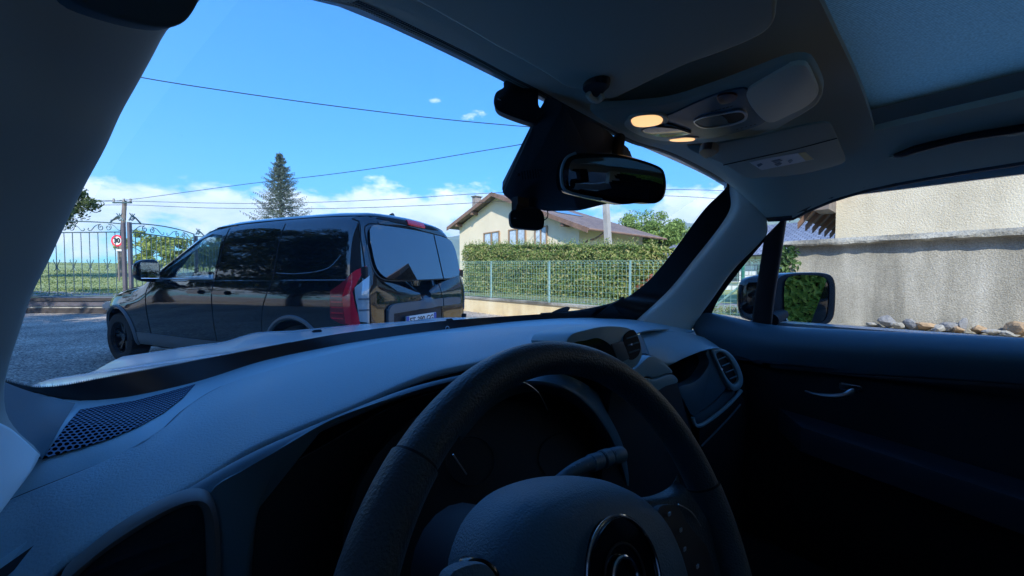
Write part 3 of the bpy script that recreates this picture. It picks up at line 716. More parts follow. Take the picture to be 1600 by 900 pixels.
# ================================================================== WHITE LOW HOUSE (behind the fence, right)
wh = empty('house', (13, 5, 0.4), label='low white block house with blue grey slate roof beyond the fence', cat='house')
XW = 20.0; KW = 20.65 / 12.65
def uvbox(name, lo, hi, m, parent):
    bm = bmesh.new(); c = (V(lo) + V(hi)) / 2; s = V(hi) - V(lo); box_bm(c, s, bm=bm); uvl = bm.loops.layers.uv.new('UVMap')
    bm.normal_update()
    for f in bm.faces:
        for l in f.loops:
            q = l.vert.co; l[uvl].uv = (q.y if abs(f.normal.x) > .5 else q.x, q.z)
    return from_bm(name, bm, m, parent, smooth=False)
uvbox('wall', (XW, 0.5, 0.2), (XW + 8, 11.2, 2.36), M['whiteblock'], wh)
slab('roof', [V((XW - .5, -0.5, 2.22)), V((XW - .5, 11.7, 2.22)), V((XW + 4, 10.6, 4.1)), V((XW + 4, -0.5, 4.1))], 0.08, M['slate'], wh)
slab('roof', [V((XW - .5, 11.7, 2.22)), V((XW + 4, 10.6, 4.1)), V((XW + 8.5, 11.7, 2.22))], 0.08, M['slate'], wh)
for (x0, x1, y0, y1, gl) in ((1143, 1155, 424, 440, 1), (1184, 1190, 415, 430, 1), (1121, 1136, 443, 467, 0)):
    a = P(x0, y0, x=XW); b = P(x1, y1, x=XW); yc = (a.y + b.y) / 2; zc = (a.z + b.z) / 2
    wd = from_bm('window', box_bm(V((XW - 0.01, yc, zc)), (0.05, abs(a.y - b.y), abs(a.z - b.z))), M['pane'] if gl else M['curtain'], wh, smooth=False)
    from_bm('sill', box_bm(V((XW - 0.05, yc, zc - abs(a.z - b.z) / 2 - .02)), (0.12, abs(a.y - b.y) + .1, 0.03)), M['whiterender'], wd, smooth=False)
    if gl:
        for q in range(4):
            from_bm('grille_bar', cyl_bm((XW - .05, yc - abs(a.y - b.y) * (.5 - q / 3), zc - abs(a.z - b.z) / 2), (XW - .05, yc - abs(a.y - b.y) * (.5 - q / 3), zc + abs(a.z - b.z) / 2), 0.008, 6), M['iron'], wd)
        for q in (-.17, .17):
            from_bm('grille_bar', cyl_bm((XW - .05, yc - abs(a.y - b.y) / 2, zc + q * .6), (XW - .05, yc + abs(a.y - b.y) / 2, zc + q * .6), 0.008, 6), M['iron'], wd)

# ================================================================== ROUGH RENDERED BUILDING (right)
rb = empty('building', (12, -4, 0.4), label='tall cream roughcast building with a brown timber eave behind the grey wall', cat='building')
XR = 9.2; yc = P(1306, 340, x=XR).y
bm = poly_prism([V((XR, yc, 0.2)), V((XR, -16, 0.2)), V((XR, -16, 4.1)), V((XR, yc, 4.1))], V((5, 0, 0)))
from_bm('wall', bm, M['cream_roughcast'], rb, smooth=False)
# low side roof whose eave overhangs beyond the corner, seen from below
zc = P(1306, 353, x=XR).z
# overhanging tiled side roof with soffit
A = P(1236, 335, x=XR - 0.9); B = P(1345, 292, x=XR - 0.9)
q = [V((XR - 0.9, A.y, A.z)), V((XR + 3.5, A.y, A.z)), V((XR + 3.5, yc - 0.05, A.z + .75)), V((XR - 0.9, yc - 0.05, A.z + .75))]
slab('side_roof', q, 0.10, M['rooftile'], rb)
bm = poly_prism([q[0] + V((-.04, .02, .05)), q[3] + V((-.04, 0, .05)), q[3] + V((-.04, 0, -.15)), q[0] + V((-.04, .02, -.15))], V((0.035, 0, 0))); from_bm('bargeboard', bm, M['wood'], rb, smooth=False)
for k in range(7):
    x = XR - 0.55 + k * 0.6
    bm = poly_prism([V((x, A.y - .03, A.z - .13)), V((x, yc, A.z + .60)), V((x, yc, A.z + .42)), V((x, A.y - .03, A.z - .25))], V((0.09, 0, 0))); from_bm('rafter', bm, M['fasciawood'], rb, smooth=False)
b0 = P(1287, 319, x=XR - 0.55)
from_bm('beam', box_bm(V((XR - 0.30, b0.y + 0.02, b0.z)), (0.75, 0.24, 0.24)), M['wood'], rb, smooth=False)
# main roof high above
slab('roof', [V((XR - .7, yc + .5, 4.0)), V((XR - .7, -17, 4.0)), V((XR + 2.5, -17, 5.2)), V((XR + 2.5, yc + .5, 5.2))], 0.15, M['rooftile'], rb)
slab('roof', [V((XR + 5.7, yc + .5, 4.0)), V((XR + 5.7, -17, 4.0)), V((XR + 2.52, -17, 5.2)), V((XR + 2.52, yc + .5, 5.2))], 0.15, M['rooftile'], rb)
for yy in (-3.0, -6.0): from_bm('chimney', box_bm(V((XR + 2.2, yy, 5.5)), (0.7, 0.5, 1.4)), M['brick'], rb, smooth=False)

# building behind the driver's left that shades the yard (it mirrors in the van's side)
lb = empty('building', (-8, -3, 0), label='tall beige rendered building left of the yard, mirrored in the side of the van', cat='building')
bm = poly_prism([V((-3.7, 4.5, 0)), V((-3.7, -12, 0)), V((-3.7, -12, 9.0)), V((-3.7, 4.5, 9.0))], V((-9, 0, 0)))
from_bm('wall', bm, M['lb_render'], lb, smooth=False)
slab('roof', [V((-3.1, 5.0, 8.9)), V((-3.1, -12.6, 8.9)), V((-8.2, -12.6, 11.7)), V((-8.2, 5.0, 11.7))], 0.15, M['rooftile'], lb)
slab('roof', [V((-13.3, 5.0, 8.9)), V((-13.3, -12.6, 8.9)), V((-8.22, -12.6, 11.7)), V((-8.22, 5.0, 11.7))], 0.15, M['rooftile'], lb)
for s in (4.497, -11.997):
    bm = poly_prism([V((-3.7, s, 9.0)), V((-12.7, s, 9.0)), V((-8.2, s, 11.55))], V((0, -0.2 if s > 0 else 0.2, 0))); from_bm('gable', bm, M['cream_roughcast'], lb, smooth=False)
for yy in (2.2, -1.4): 
    wv = from_bm('window', box_bm(V((-3.69, yy, 1.6)), (0.06, 1.2, 1.3)), M['pane'], lb, smooth=False)
    for dy in (-.6, 0, .6): from_bm('frame', box_bm(V((-3.65, yy + dy, 1.6)), (0.05, .07, 1.3)), M['winwood'], wv, smooth=False)
# hedge and tree behind the car on the right, seen in the mirrors
items = []
for _ in range(20000):
    x = rnd.uniform(-2.5, 6.4); y = -7.0 - rnd.random() ** 2 * 0.3 + 0.15 * noise.noise(V((x, 1, 1))); z = rnd.uniform(0, 2.7)
    items.append((V((x, y, z)), (V((0, 1, .4)) + rv() * .9).normalized(), rnd.uniform(.07, .12)))
h2 = empty('hedge', (2, -7.5, 0), label='dark green hedge behind the car, seen in the outside mirror', cat='hedge')
cards('foliage', items, leaf_mat('hedge_leaves_painted_bright', [(.14, .22, .03), (.32, .42, .06), (.60, .62, .12)], transl=.4), h2)  # leaf colours brightened in place of sunlight, this side stands in shade
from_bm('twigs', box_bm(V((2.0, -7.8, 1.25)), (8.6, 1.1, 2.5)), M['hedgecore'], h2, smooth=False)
tree('tree', V((3.0, -17, 0)), 6, V((3.0, -17, 3.6)), 2.4, 46, 130, 0.17, M['oak'], 'large green tree behind the car, seen in the rear view mirror', trunk_r=0.3)

# ================================================================== GATE, LOW RAIL WALL, FIELD SIDE
def cam_pt(px, t, z): 
    p = CAM + V((FWD.x, FWD.y, 0)).normalized() * t + RIGHT * ((px - 800) / FPX * t); return V((p.x, p.y, z))
HB = 0.50
rl = empty('low_wall', cam_pt(120, 12, 0), label='low dark wall of stacked timber rails with a white stripe under the iron gate', cat='wall')
a0 = V((-11.5, 24.9, 0)); b0_ = V((-2.2, 17.0, 0)); c0_ = V((6.40, 12.7, 0))
dirv = (b0_ - a0).normalized(); nv_ = V((dirv.y, -dirv.x, 0)); nv_ = nv_ if nv_.dot(CAM - a0) > 0 else -nv_
def rail(name, z0, z1, off, m):
    bm = bmesh.new()
    for s, e in ((a0, b0_), (b0_, c0_)):
        d = (e - s).normalized(); n_ = V((d.y, -d.x, 0)); n_ = n_ if n_.dot(CAM - s) > 0 else -n_
        q = [s + n_ * off, e + n_ * off, e - n_ * (0.16), s - n_ * (0.16)]
        lo = [bm.verts.new((p.x, p.y, z0)) for p in q]; hi = [bm.verts.new((p.x, p.y, z1)) for p in q]
        bm.faces.new(lo); bm.faces.new(hi)
        for i in range(4): bm.faces.new((lo[i], lo[(i + 1) % 4], hi[(i + 1) % 4], hi[i]))
    bmesh.ops.recalc_face_normals(bm, faces=bm.faces); return from_bm(name, bm, m, rl, smooth=False)
rail('bottom_rail', 0, 0.17, 0.05, M['darkwood']); rail('stripe', 0.172, 0.24, 0.02, M['concrete']); rail('upper_rail', 0.242, 0.40, 0.06, M['ironpost']); rail('top_rail', 0.402, 0.50, 0.10, M['darkwood'])

def scroll(c, r, turns, sgn, ex, ez, start=0.0):
    return [c + (ex * math.cos(start + sgn * a) + ez * math.sin(start + sgn * a)) * r * (1 - 0.72 * a / (turns * 2 * math.pi)) for a in [turns * 2 * math.pi * q / 22 for q in range(23)]]
def gate_leaf(a, b, z0, z1, label, bars, name='iron_gate', posts=(True, False)):
    root = empty(name, V((a.x, a.y, z0)), label=label, cat='gate', group='wrought iron gates at the end of the yard')
    ex = (b - a).normalized(); L_ = (b - a).length; ez = V((0, 0, 1))
    def pt(s, z): return V((a.x, a.y, 0)) + ex * s + ez * z
    zc = z1 - 0.34
    f = bmesh.new()
    tube_bm([pt(0, z0 + .06), pt(L_, z0 + .06)], 0.026, 6, bm=f); tube_bm([pt(0, z0 + .06), pt(0, z1 - .06)], 0.024, 6, bm=f); tube_bm([pt(L_, z0 + .06), pt(L_, z1 - .06)], 0.024, 6, bm=f); tube_bm([pt(0, zc), pt(L_, zc)], 0.020, 6, bm=f)
    tube_bm([pt(L_ * k / 10, z1 - 0.10 * ((k - 5) / 5.0) ** 2 + .02) for k in range(11)], 0.020, 6, bm=f)
    from_bm('frame', f, M['iron'], root)
    for k in range(1, bars):
        s = L_ * k / bars; g = bmesh.new()
        tube_bm([pt(s, z0 + .06), pt(s, zc)], 0.0115, 5, bm=g)
        if k % 2 == 0:     # little forked ornament
            for sg in (-1, 1):
                tube_bm([pt(s, z0 + 1.0), pt(s + sg * .05, z0 + 1.1), pt(s + sg * .12, z0 + 1.22), pt(s + sg * .10, z0 + 1.25)], 0.010, 5, bm=g)
                tube_bm([pt(s, z0 + 1.0), pt(s + sg * .05, z0 + .93), pt(s + sg * .10, z0 + .88)], 0.010, 5, bm=g)
            tube_bm([pt(s, z0 + .97), pt(s, z0 + 1.06)], 0.028, 6, bm=g)
        from_bm('bar', g, M['iron'], root)
    sc = bmesh.new(); nS = max(2, round(L_ / 1.4))
    for k in range(nS):
        x0 = L_ * k / nS; wd = L_ / nS; zm = (zc + z1) / 2 - 0.02; r = 0.11
        for sg, cx in ((1, x0 + wd * .40), (-1, x0 + wd * .60)):
            tube_bm(scroll(pt(cx, zm), r, 1.3, sg, ex * 1.0, ez, math.pi / 2), 0.012, 5, bm=sc)
            far = x0 + (0.04 if sg == 1 else wd - 0.04)
            tube_bm(resample([pt(cx, zm + r), pt(cx - sg * wd * .14, zm + r * .6), pt(far + sg * .12, zm - r * .9), pt(far + sg * .02, zm - r * .6), pt(far + sg * .05, zm - r * .1)], 14), 0.012, 5, bm=sc)
    from_bm('scrollwork', sc, M['iron'], root)
    for k, on in enumerate(posts):
        if on:
            s = 0 if k == 0 else L_
            g = box_bm(pt(s, (z0 + z1) / 2 - .1), (0.10, 0.07, z1 - z0 + .12), math.atan2(ex.y, ex.x)); from_bm('post', g, M['ironpost'], root, smooth=False)
            g = bmesh.new(); sg = 1 if k == 0 else -1
            tube_bm(resample([pt(s, z1 + .02), pt(s + sg * .1, z1 + .16), pt(s + sg * .22, z1 + .15), pt(s + sg * .45, z1 - .02)], 12), 0.022, 6, bm=g)
            tube_bm(scroll(pt(s + sg * .12, z1 + .08), 0.08, 1.2, 1, ex, ez), 0.016, 5, bm=g)
            for c_ in (-.1, .0, .1): tube_bm([pt(s + sg * .12, z1 + .14), pt(s + sg * (.12 + c_), z1 + .26)], 0.014, 5, bm=g)
            from_bm('finial', g, M['iron'], root)
    return root
ga = cam_pt(195.5, 12.1, 0); gb = cam_pt(25, 12.4, 0)
gate_leaf(ga, gb, HB, 2.98, 'left leaf of the black wrought iron gate with scrolls along its top', 13)
gc = cam_pt(205, 12.0, 0); gd = cam_pt(305, 15.0, 0)
gate_leaf(gc, gd, HB, 2.98, 'right leaf of the black wrought iron gate beside the van', 14, posts=(True, False))
gate_leaf(gd + (gd - gc).normalized() * 0.12, cam_pt(372, 17.5, 0), HB, 2.88, 'iron gate panel seen through the front windows of the van', 14, posts=(True, True))

# utility pole with speed sign
pp = cam_pt(186, 22, 0.6)
up = empty('utility_pole', pp, label='grey utility pole with cables behind the gate, far left', cat='pole')
ptop = P(191, 314, t=22)
from_bm('pole', tube_bm([pp, V((ptop.x + .1, ptop.y, ptop.z))], [0.13, 0.10], 10), M['wood'], up)
from_bm('crossarm', box_bm(V((ptop.x, ptop.y, ptop.z - .1)), (1.1, 0.08, 0.08), R_(-YAW)), M['iron'], up, smooth=False)
from_bm('lamp_arm', tube_bm([V((ptop.x, ptop.y, ptop.z - .9)), V((ptop.x - .5, ptop.y + .1, ptop.z - 1.2))], 0.05, 6), M['wood'], up)
for k in (-.5, 0.1, .5): from_bm('insulator', cyl_bm(ptop + RIGHT * k + V((0, 0, -.05)), ptop + RIGHT * k + V((0, 0, .14)), 0.05, 8), M['concrete'], up)
sg = P(183, 376, t=19.5); sp = empty('speed_sign', V((sg.x, sg.y, 0.6)), label='round white speed sign with red ring reading 30 beside the gate post', cat='road sign')
mb = Matrix.Translation(sg) @ Matrix((RIGHT, V((0, 0, 1)), -V((FWD.x, FWD.y, 0)).normalized())).transposed().to_4x4()
def disc(r0, r1, z, m, name):
    bm = bmesh.new(); A = [V((math.cos(a) * r1, math.sin(a) * r1, z)) for a in [2 * math.pi * k / 40 for k in range(40)]]
    if r0 == 0: bm.faces.new([bm.verts.new(p) for p in A]); bm.normal_update()
    else:
        rows = [A, [p.normalized() * 0 + V((p.x * r0 / r1, p.y * r0 / r1, z)) for p in A]]; bm.free(); bm = grid_bm(rows, True)
    bm.transform(mb); face_cam(bm); solidify(bm, 0.01); return from_bm(name, bm, m, sp)
disc(0, 0.30, 0, M['plate'], 'sign_face'); disc(0.225, 0.305, 0.014, M['redlens'], 'red_ring')
from_bm('numerals', text_bm('30', 0.34, mb @ Matrix.Translation((0, 0, .02)), 0.004, 0.012), M['ink'], sp, smooth=False)
from_bm('post', cyl_bm((sg.x + .02, sg.y + .06, 0.5), (sg.x + .02, sg.y + .06, sg.z + .3), 0.035, 8), M['wood'], sp)
pq = P(187, 391, t=19.5); from_bm('sub_plate', box_bm(V((pq.x, pq.y, pq.z)), (0.40, 0.02, 0.09), R_(-YAW)), M['plate'], sp, smooth=False)

# concrete pole right of centre
b_ = P(955, 470, x=9.1); t_ = P(947, 322, x=9.1)
cp = empty('utility_pole', V((b_.x, b_.y, 0.47)), label='pale concrete pole standing in the hedge in front of the cream house', cat='pole')
tp = t_ + (t_ - b_) * 1.45
def rectpole(a, b, w0, w1):
    rows = []
    for p, w_ in ((a, w0), (b, w1)): rows.append([p + V((sx * w_, sy * w_ * .8, 0)) for sx, sy in ((-1, -1), (1, -1), (1, 1), (-1, 1))])
    bm = grid_bm(rows, True); bm.verts.ensure_lookup_table(); bm.faces.new([bm.verts[i] for i in (4, 5, 6, 7)]); bmesh.ops.recalc_face_normals(bm, faces=bm.faces); return bm
from_bm('pole', rectpole(V((b_.x, b_.y, 0.45)), tp, 0.10, 0.075), M['concrete'], cp, smooth=False)
from_bm('crossarm', box_bm(tp - V((0, 0, .15)), (0.07, 0.9, 0.07)), M['iron'], cp, smooth=False)

# overhead wires
def wire_px(pts, ts, r, label):
    q = [P(a, b, t=t) for (a, b), t in zip(pts, ts)]
    tag(from_bm('overhead_wire', tube_bm(resample(q, 30), r, 5), M['wire']), label, 'cable', 'overhead cables above the yard')
wire_px([(60, 88), (220, 121), (380, 146), (540, 168), (700, 187), (836, 199), (980, 210)], [7.2, 7.4, 7.7, 8, 8.5, 9, 9.6], 0.010, 'thick black cable highest across the blue sky')
wire_px([(120, 316), (192, 313), (300, 299), (390, 287), (520, 272), (640, 255), (740, 238), (830, 223), (900, 208)], [24, 22, 20, 18, 16, 14.5, 13.5, 12.5, 12], 0.014, 'cable rising from the far left pole to the right behind the mirror')
wire_px([(110, 312), (192, 314), (400, 318), (600, 312), (740, 303), (870, 298), (1045, 296), (1160, 299)], [24, 22, 21, 20, 19, 19, 20, 22], 0.014, 'thin cable running level low across the clouds')
wire_px([(110, 323), (192, 320), (330, 325), (500, 326), (640, 322), (760, 316), (900, 309), (1045, 306), (1160, 314)], [24, 22, 21, 20, 19, 19, 19, 20, 22], 0.014, 'lowest thin cable just above the roof of the van')

# trees beyond
def spruce(px, ytop, ybase, t, label):
    top = P(px, ytop, t=t); base = V((top.x, top.y, 1.0)); h = top.z - base.z
    root = empty('spruce_tree', base, label=label, cat='tree')
    from_bm('trunk', tube_bm([base, top], [0.28, 0.02], 8), M['bark'], root)
    items = []; bm = bmesh.new()
    nl = 36
    for k in range(nl):
        f = (k / nl) ** 0.92; z = base.z + h * (0.12 + 0.88 * f); R0 = (1 - f) ** 0.95 * h * 0.38 + 0.2
        for j in range(9 if f < .85 else 6):
            a = k * 2.4 + j * 2 * math.pi / 9 + rnd.uniform(-.3, .3); L_ = R0 * rnd.uniform(0.6, 1.12); u = V((math.cos(a), math.sin(a), 0))
            tip = V((top.x, top.y, z)) + u * L_ + V((0, 0, L_ * 0.06)); mid = V((top.x, top.y, z)) + u * L_ * .6 - V((0, 0, L_ * .12))
            cv = resample([V((top.x, top.y, z + 0.1)), mid, tip], 14)
            tube_bm(cv[::3], 0.022, 3, bm=bm, cap=False)
            for i, p in enumerate(cv):
                for _ in range(1 if i < 5 else 6):
                    s = rnd.uniform(.16, .34) * (1.15 - i / 22); side = u.cross(V((0, 0, 1))) * rnd.choice((-1, 1))
                    q = p + side * s * rnd.uniform(0, 1.2) + V((0, 0, -rnd.uniform(0, .22)))
                    items.append((q, rv(), s * 0.62))
    from_bm('branches', bm, M['bark'], root); cards('needles', items, M['spruce'], root, aspect=1.7)
spruce(437, 237, 335, 42, 'tall dark spruce tree standing alone behind the roof of the van')
for i, (px, yy, t, r, lab) in enumerate(((232, 398, 38, 2.7, 'yellow green tree right of the gate post, tallest of the far bushes'), (275, 405, 42, 2.9, 'pale green bush between the gate post and the van'), (312, 404, 44, 3.4, 'large bush behind the front window of the van'), (352, 400, 40, 3.2, 'dark bush above the mirror of the van, partly hidden'), (256, 418, 34, 1.7, 'low olive bush nearest the gate post'))):
    p = P(px, yy, t=t); p.z -= 0.2
    tree('tree', V((p.x, p.y, 2.4)), 4, p, r, 30, 120, 0.24, M['bush'] if i in (0, 1, 4) else M['oak'], lab, group='bushes beyond the gate', trunk_r=0.15)
for i, (px, t, lab) in enumerate(((500, 60, 'distant tree hidden behind the van body'), (580, 55, 'distant round tree behind the rear of the van'))):
    pass
p = P(38, 300, t=19)
tree('oak_tree', V((p.x, p.y, 0.9)), 9, V((p.x, p.y, 5.3)), 2.6, 90, 120, 0.15, M['oak'], 'broad dark tree at far left beside the windscreen pillar', trunk_r=0.3, squash=0.8)
for (x, y, h, cr_, lab) in ((-9.5, 9.0, 5.2, 3.0, 'broad tree by the corner of the grey building, mirrored in the side of the van'), (-11.0, 14.5, 5.6, 3.4, 'large tree left of the yard gate, middle one of three mirrored in the van'), (-14.5, 20.0, 6.0, 3.6, 'furthest large tree left of the yard, mirrored in the front of the van')):
    tree('oak_tree', V((x, y, 0)), h, V((x, y, h)), cr_, 80, 110, 0.2, M['oak'], lab, trunk_r=0.3, squash=1.2)
# tufts over the field so that it reads as rough grass
items = []
for _ in range(26000):
    t = 13 + rnd.random() ** 1.6 * 45; px = rnd.uniform(-40, 420); p = cam_pt(px, t, 0)
    if (p - V((-2.6, 17.35, 0))).dot(V((0.64, 0.768, 0))) < 0.3: continue
    d = p.length - 19.0
    z = th(p.x, p.y, max(d, 0)); k = 1 + 1.6 * max(0, noise.noise(V((p.x * .35, p.y * .35, 2))))
    items.append((V((p.x, p.y, z + 0.02 * k)), V((rnd.uniform(-1, 1), rnd.uniform(-1, 1), 0.2)).normalized(), rnd.uniform(0.05, 0.11) * k))
tag(cards('meadow_grass', items, M['grassblade'], aspect=0.5), 'rough meadow grass on the slope beyond the gate', 'grass', kind='stuff')

# ================================================================== THE VAN (local axes: x right, y forward from the rear, z up)
VL = 5.05
van = empty('van', (1.33, 3.92, 0), R_(27), label='glossy black panel van parked beside the white car, seen from its rear left side', cat='van')
def lerpk(keys, y):
    for (a, va), (b, vb) in zip(keys[:-1], keys[1:]):
        if y <= b:
            s = (y - a) / (b - a); s = max(0, s); return va + (vb - va) * s
    return keys[-1][1]
def smoothk(keys, y):
    pts = [V((a, b, 0)) for a, b in keys]
    return lerpk([(p.x, p.y) for p in cr(pts, sub=8)], y)
TOP = [(0, 1.79), (.05, 1.81), (.15, 1.83), (.5, 1.85), (1.5, 1.86), (2.2, 1.85), (2.6, 1.79), (3.0, 1.62), (3.35, 1.40), (3.62, 1.225), (3.80, 1.15), (4.1, 1.105), (4.45, 1.03), (4.72, .92), (4.88, .80), (4.98, .66), (VL, .50)]
WID = [(0, .95), (.03, .985), (.10, 1.0), (3.9, 1.0), (4.4, .975), (4.7, .90), (4.9, .78), (VL, .62)]
def section(y):
    zt = smoothk(TOP, y); wf = smoothk(WID, y)
    if zt > 1.3: side = [(.0, .24), (.80, .24), (.875, .30), (.905, .48), (.925, .72), (.932, .90), (.925, 1.03), (.895, 1.12), (.868, 1.30), (.82, 1.52), (.765, 1.68), (.70, 1.775), (.56, 1.832), (.30, 1.852), (0, 1.86)]
    else: side = None
    base = [(.0, .24), (.80, .24), (.875, .30), (.905, .48), (.925, .72), (.932, .90), (.925, 1.03), (.895, 1.12), (.868, 1.30), (.82, 1.52), (.765, 1.68), (.70, 1.775), (.56, 1.832), (.30, 1.852), (0, 1.86)]
    out = []
    # compress everything above a shoulder height into the local roof height
    sh = min(1.12, zt * 0.80) if zt < 1.8 else 1.12
    k = max(0.0, min(1.0, (1.86 - zt) / 0.72))
    for x, z in base:
        if z <= 1.12: z2 = .24 + (z - .24) * (sh - .24) / (1.12 - .24) if sh < 1.12 else z
        else: z2 = sh + (z - 1.12) * (zt - sh) / (1.86 - 1.12)
        xx = x
        if z > 1.12 and x > 0 and k > 0:   # bonnet stays broad, its corner rounds tighter
            tgt = .915 * math.sqrt(max(0, 1 - ((z - 1.12) / .74) ** 2.4)); xx = x * (1 - k) + tgt * k
        out.append(V((xx * wf, y, z2)))
    return out
ysn = [0, .012, .03, .06, .10, .2, .5, .9, 1.3, 1.7, 2.1, 2.4, 2.6, 2.8, 3.0, 3.2, 3.4, 3.6, 3.75, 3.9, 4.1, 4.3, 4.5, 4.65, 4.78, 4.88, 4.96, 5.02, VL]
def rshear(v):
    wgt = max(0, 1 - v.y / 0.9); s = min(max((v.z - 1.0) / .8, 0), 1)
    return V((v.x, v.y + 0.17 * wgt * s ** 1.2 - 0.035 * wgt * (1 - (v.x / .93) ** 2), v.z))
rows = []
WR = {0: .90, .012: .945, .03: .97, .06: .99}
for y in ysn:
    sct = section(y); q = resample(sct, 44)
    if y in WR: q = [V((p.x * WR[y], p.y, 1.0 + (p.z - 1.0) * (1 - (1 - WR[y]) * .55))) for p in q]
    full = [rshear(p) for p in q] + [rshear(V((-p.x, p.y, p.z))) for p in reversed(q[1:-1])]
    rows.append(full)
# rear cap and nose cap rings
def cap(row, sgn, bul):
    c = V((0, row[0].y, sum(p.z for p in row) / len(row))); out = []
    for s in (.93, .7, .4, .12):
        out.append([V((p.x * s, p.y + sgn * bul * (1 - s), c.z + (p.z - c.z) * s)) for p in row])
    return out
rc = cap(rows[0], -1, 0.004); nc = cap(rows[-1], 1, .05)
allrows = list(reversed(rc)) + rows + nc
bm = grid_bm(allrows, True); bm.verts.ensure_lookup_table(); nr = len(rows[0])
bm.faces.new([bm.verts[i] for i in range(nr)]); bm.faces.new([bm.verts[len(bm.verts) - nr + i] for i in range(nr)])
bmesh.ops.recalc_face_normals(bm, faces=bm.faces)
VBVH = BVHTree.FromBMesh(bm)
body = from_bm('body', bm, M['paint'], van, local=True, ang=180)
def yz_prism(yz, x0, x1):
    b = bmesh.new(); a = [b.verts.new((x0, y, z)) for y, z in yz]; c = [b.verts.new((x1, y, z)) for y, z in yz]
    b.faces.new(a); b.faces.new(c)
    for i in range(len(yz)): b.faces.new((a[i], a[(i + 1) % len(yz)], c[(i + 1) % len(yz)], c[i]))
    bmesh.ops.recalc_face_normals(b, faces=b.faces); return b
WINF = [(2.16, 1.145), (2.13, 1.40), (2.17, 1.64), (2.40, 1.665), (2.66, 1.60), (2.95, 1.44), (3.22, 1.25), (3.30, 1.155)]
cuts = [yz_prism([(1.98, .55), (1.98, 1.76), (2.45, 1.76), (2.75, 1.66), (3.45, 1.16), (3.6, 1.05), (3.6, .55)], -.73, .73),
        yz_prism(WINF, -1.2, 1.2),
        yz_prism([(2.74, 1.95), (2.74, 1.60), (3.50, 1.10), (3.58, 1.14), (3.66, 1.50)], -.64, .64)]
for wy in (0.88, 4.22):
    for sx in (-1, 1):
        b = bmesh.new(); cyl_bm((sx * .62, wy, .35), (sx * 1.2, wy, .35), .385, 36, bm=b); cuts.append(b)
boolean(body, cuts)
for p in body.data.polygons: p.use_smooth = True
body.data.set_sharp_from_angle(angle=R_(38))
def hit(p, d):
    r = VBVH.ray_cast(p, d); return (r[0], r[1]) if r[0] is not None else (p, -d)
def sidep(y, z, s=-1, off=0.0):
    for k in range(20):
        rr_ = VBVH.ray_cast(V((s * 2, y, z)), V((-s, 0, 0)))
        if rr_[0] is not None and rr_[0].x * s > .3: break
        z -= .01
    h, n = rr_[0], rr_[1]; return h + n * off if n.dot(V((s, 0, 0))) > 0 else h - n * off
def rearp(x, z, off=0.0):
    for k in range(12):
        rr_ = VBVH.ray_cast(V((x, -2, z)), V((0, 1, 0)))
        if rr_[0] is not None and rr_[0].y < .6: break
        x *= .96
    h, n = rr_[0], rr_[1]; return h + (n if n.y < 0 else -n) * off
def rear_an(x, z): return V((x, .012 + (z - 1.13) * .25 - .026 * (1 - (x / .93) ** 2) - .036, z))
def vpatch(name, top, bot, m, s=None, off=0.004, nu=30, nvv=8, thick=0.012, parent=None):
    """a skin patch laid on the body side (s=-1 left, +1 right) or rear (s=None); curves in (y,z) or (x,z)"""
    if name in ('trim_bar', 'trim_bar_end', 'plate_recess'): top = [(a, b - .06) for a, b in top]; bot = [(a, b - .06) for a, b in bot]
    T = resample([V((a, b, 0)) for a, b in top], nu); B = resample([V((a, b, 0)) for a, b in bot], nu); rows = []
    for i in range(nvv + 1):
        row = []
        for a, b in zip(T, B):
            q = a.lerp(b, i / nvv); row.append(sidep(q.x, q.y, s, off) if s else (rear_an(q.x, q.y) if name == 'rear_window' else rearp(q.x, q.y, off)))
        rows.append(row)
    bm = grid_bm(rows); bm.normal_update(); tot = V((0, 0, 0))
    for f in bm.faces: tot += f.normal
    want = V((s, 0, 0)) if s else V((0, -1, 0))
    if tot.dot(want) < 0: bmesh.ops.reverse_faces(bm, faces=bm.faces)
    solidify(bm, thick); return from_bm(name, bm, m, parent or van, local=True, ang=50)
def vseam(name, pts, s=None, r=0.0045, m=None, closed=False, parent=None):
    q = resample([V((a, b, 0)) for a, b in pts], 40, closed); q = [sidep(p.x, p.y, s, 0.0005) if s else rearp(p.x, p.y, 0.0005) for p in q]
    return from_bm(name, tube_bm(q, r, 6, closed), m or M['seam'], parent or van, local=True)
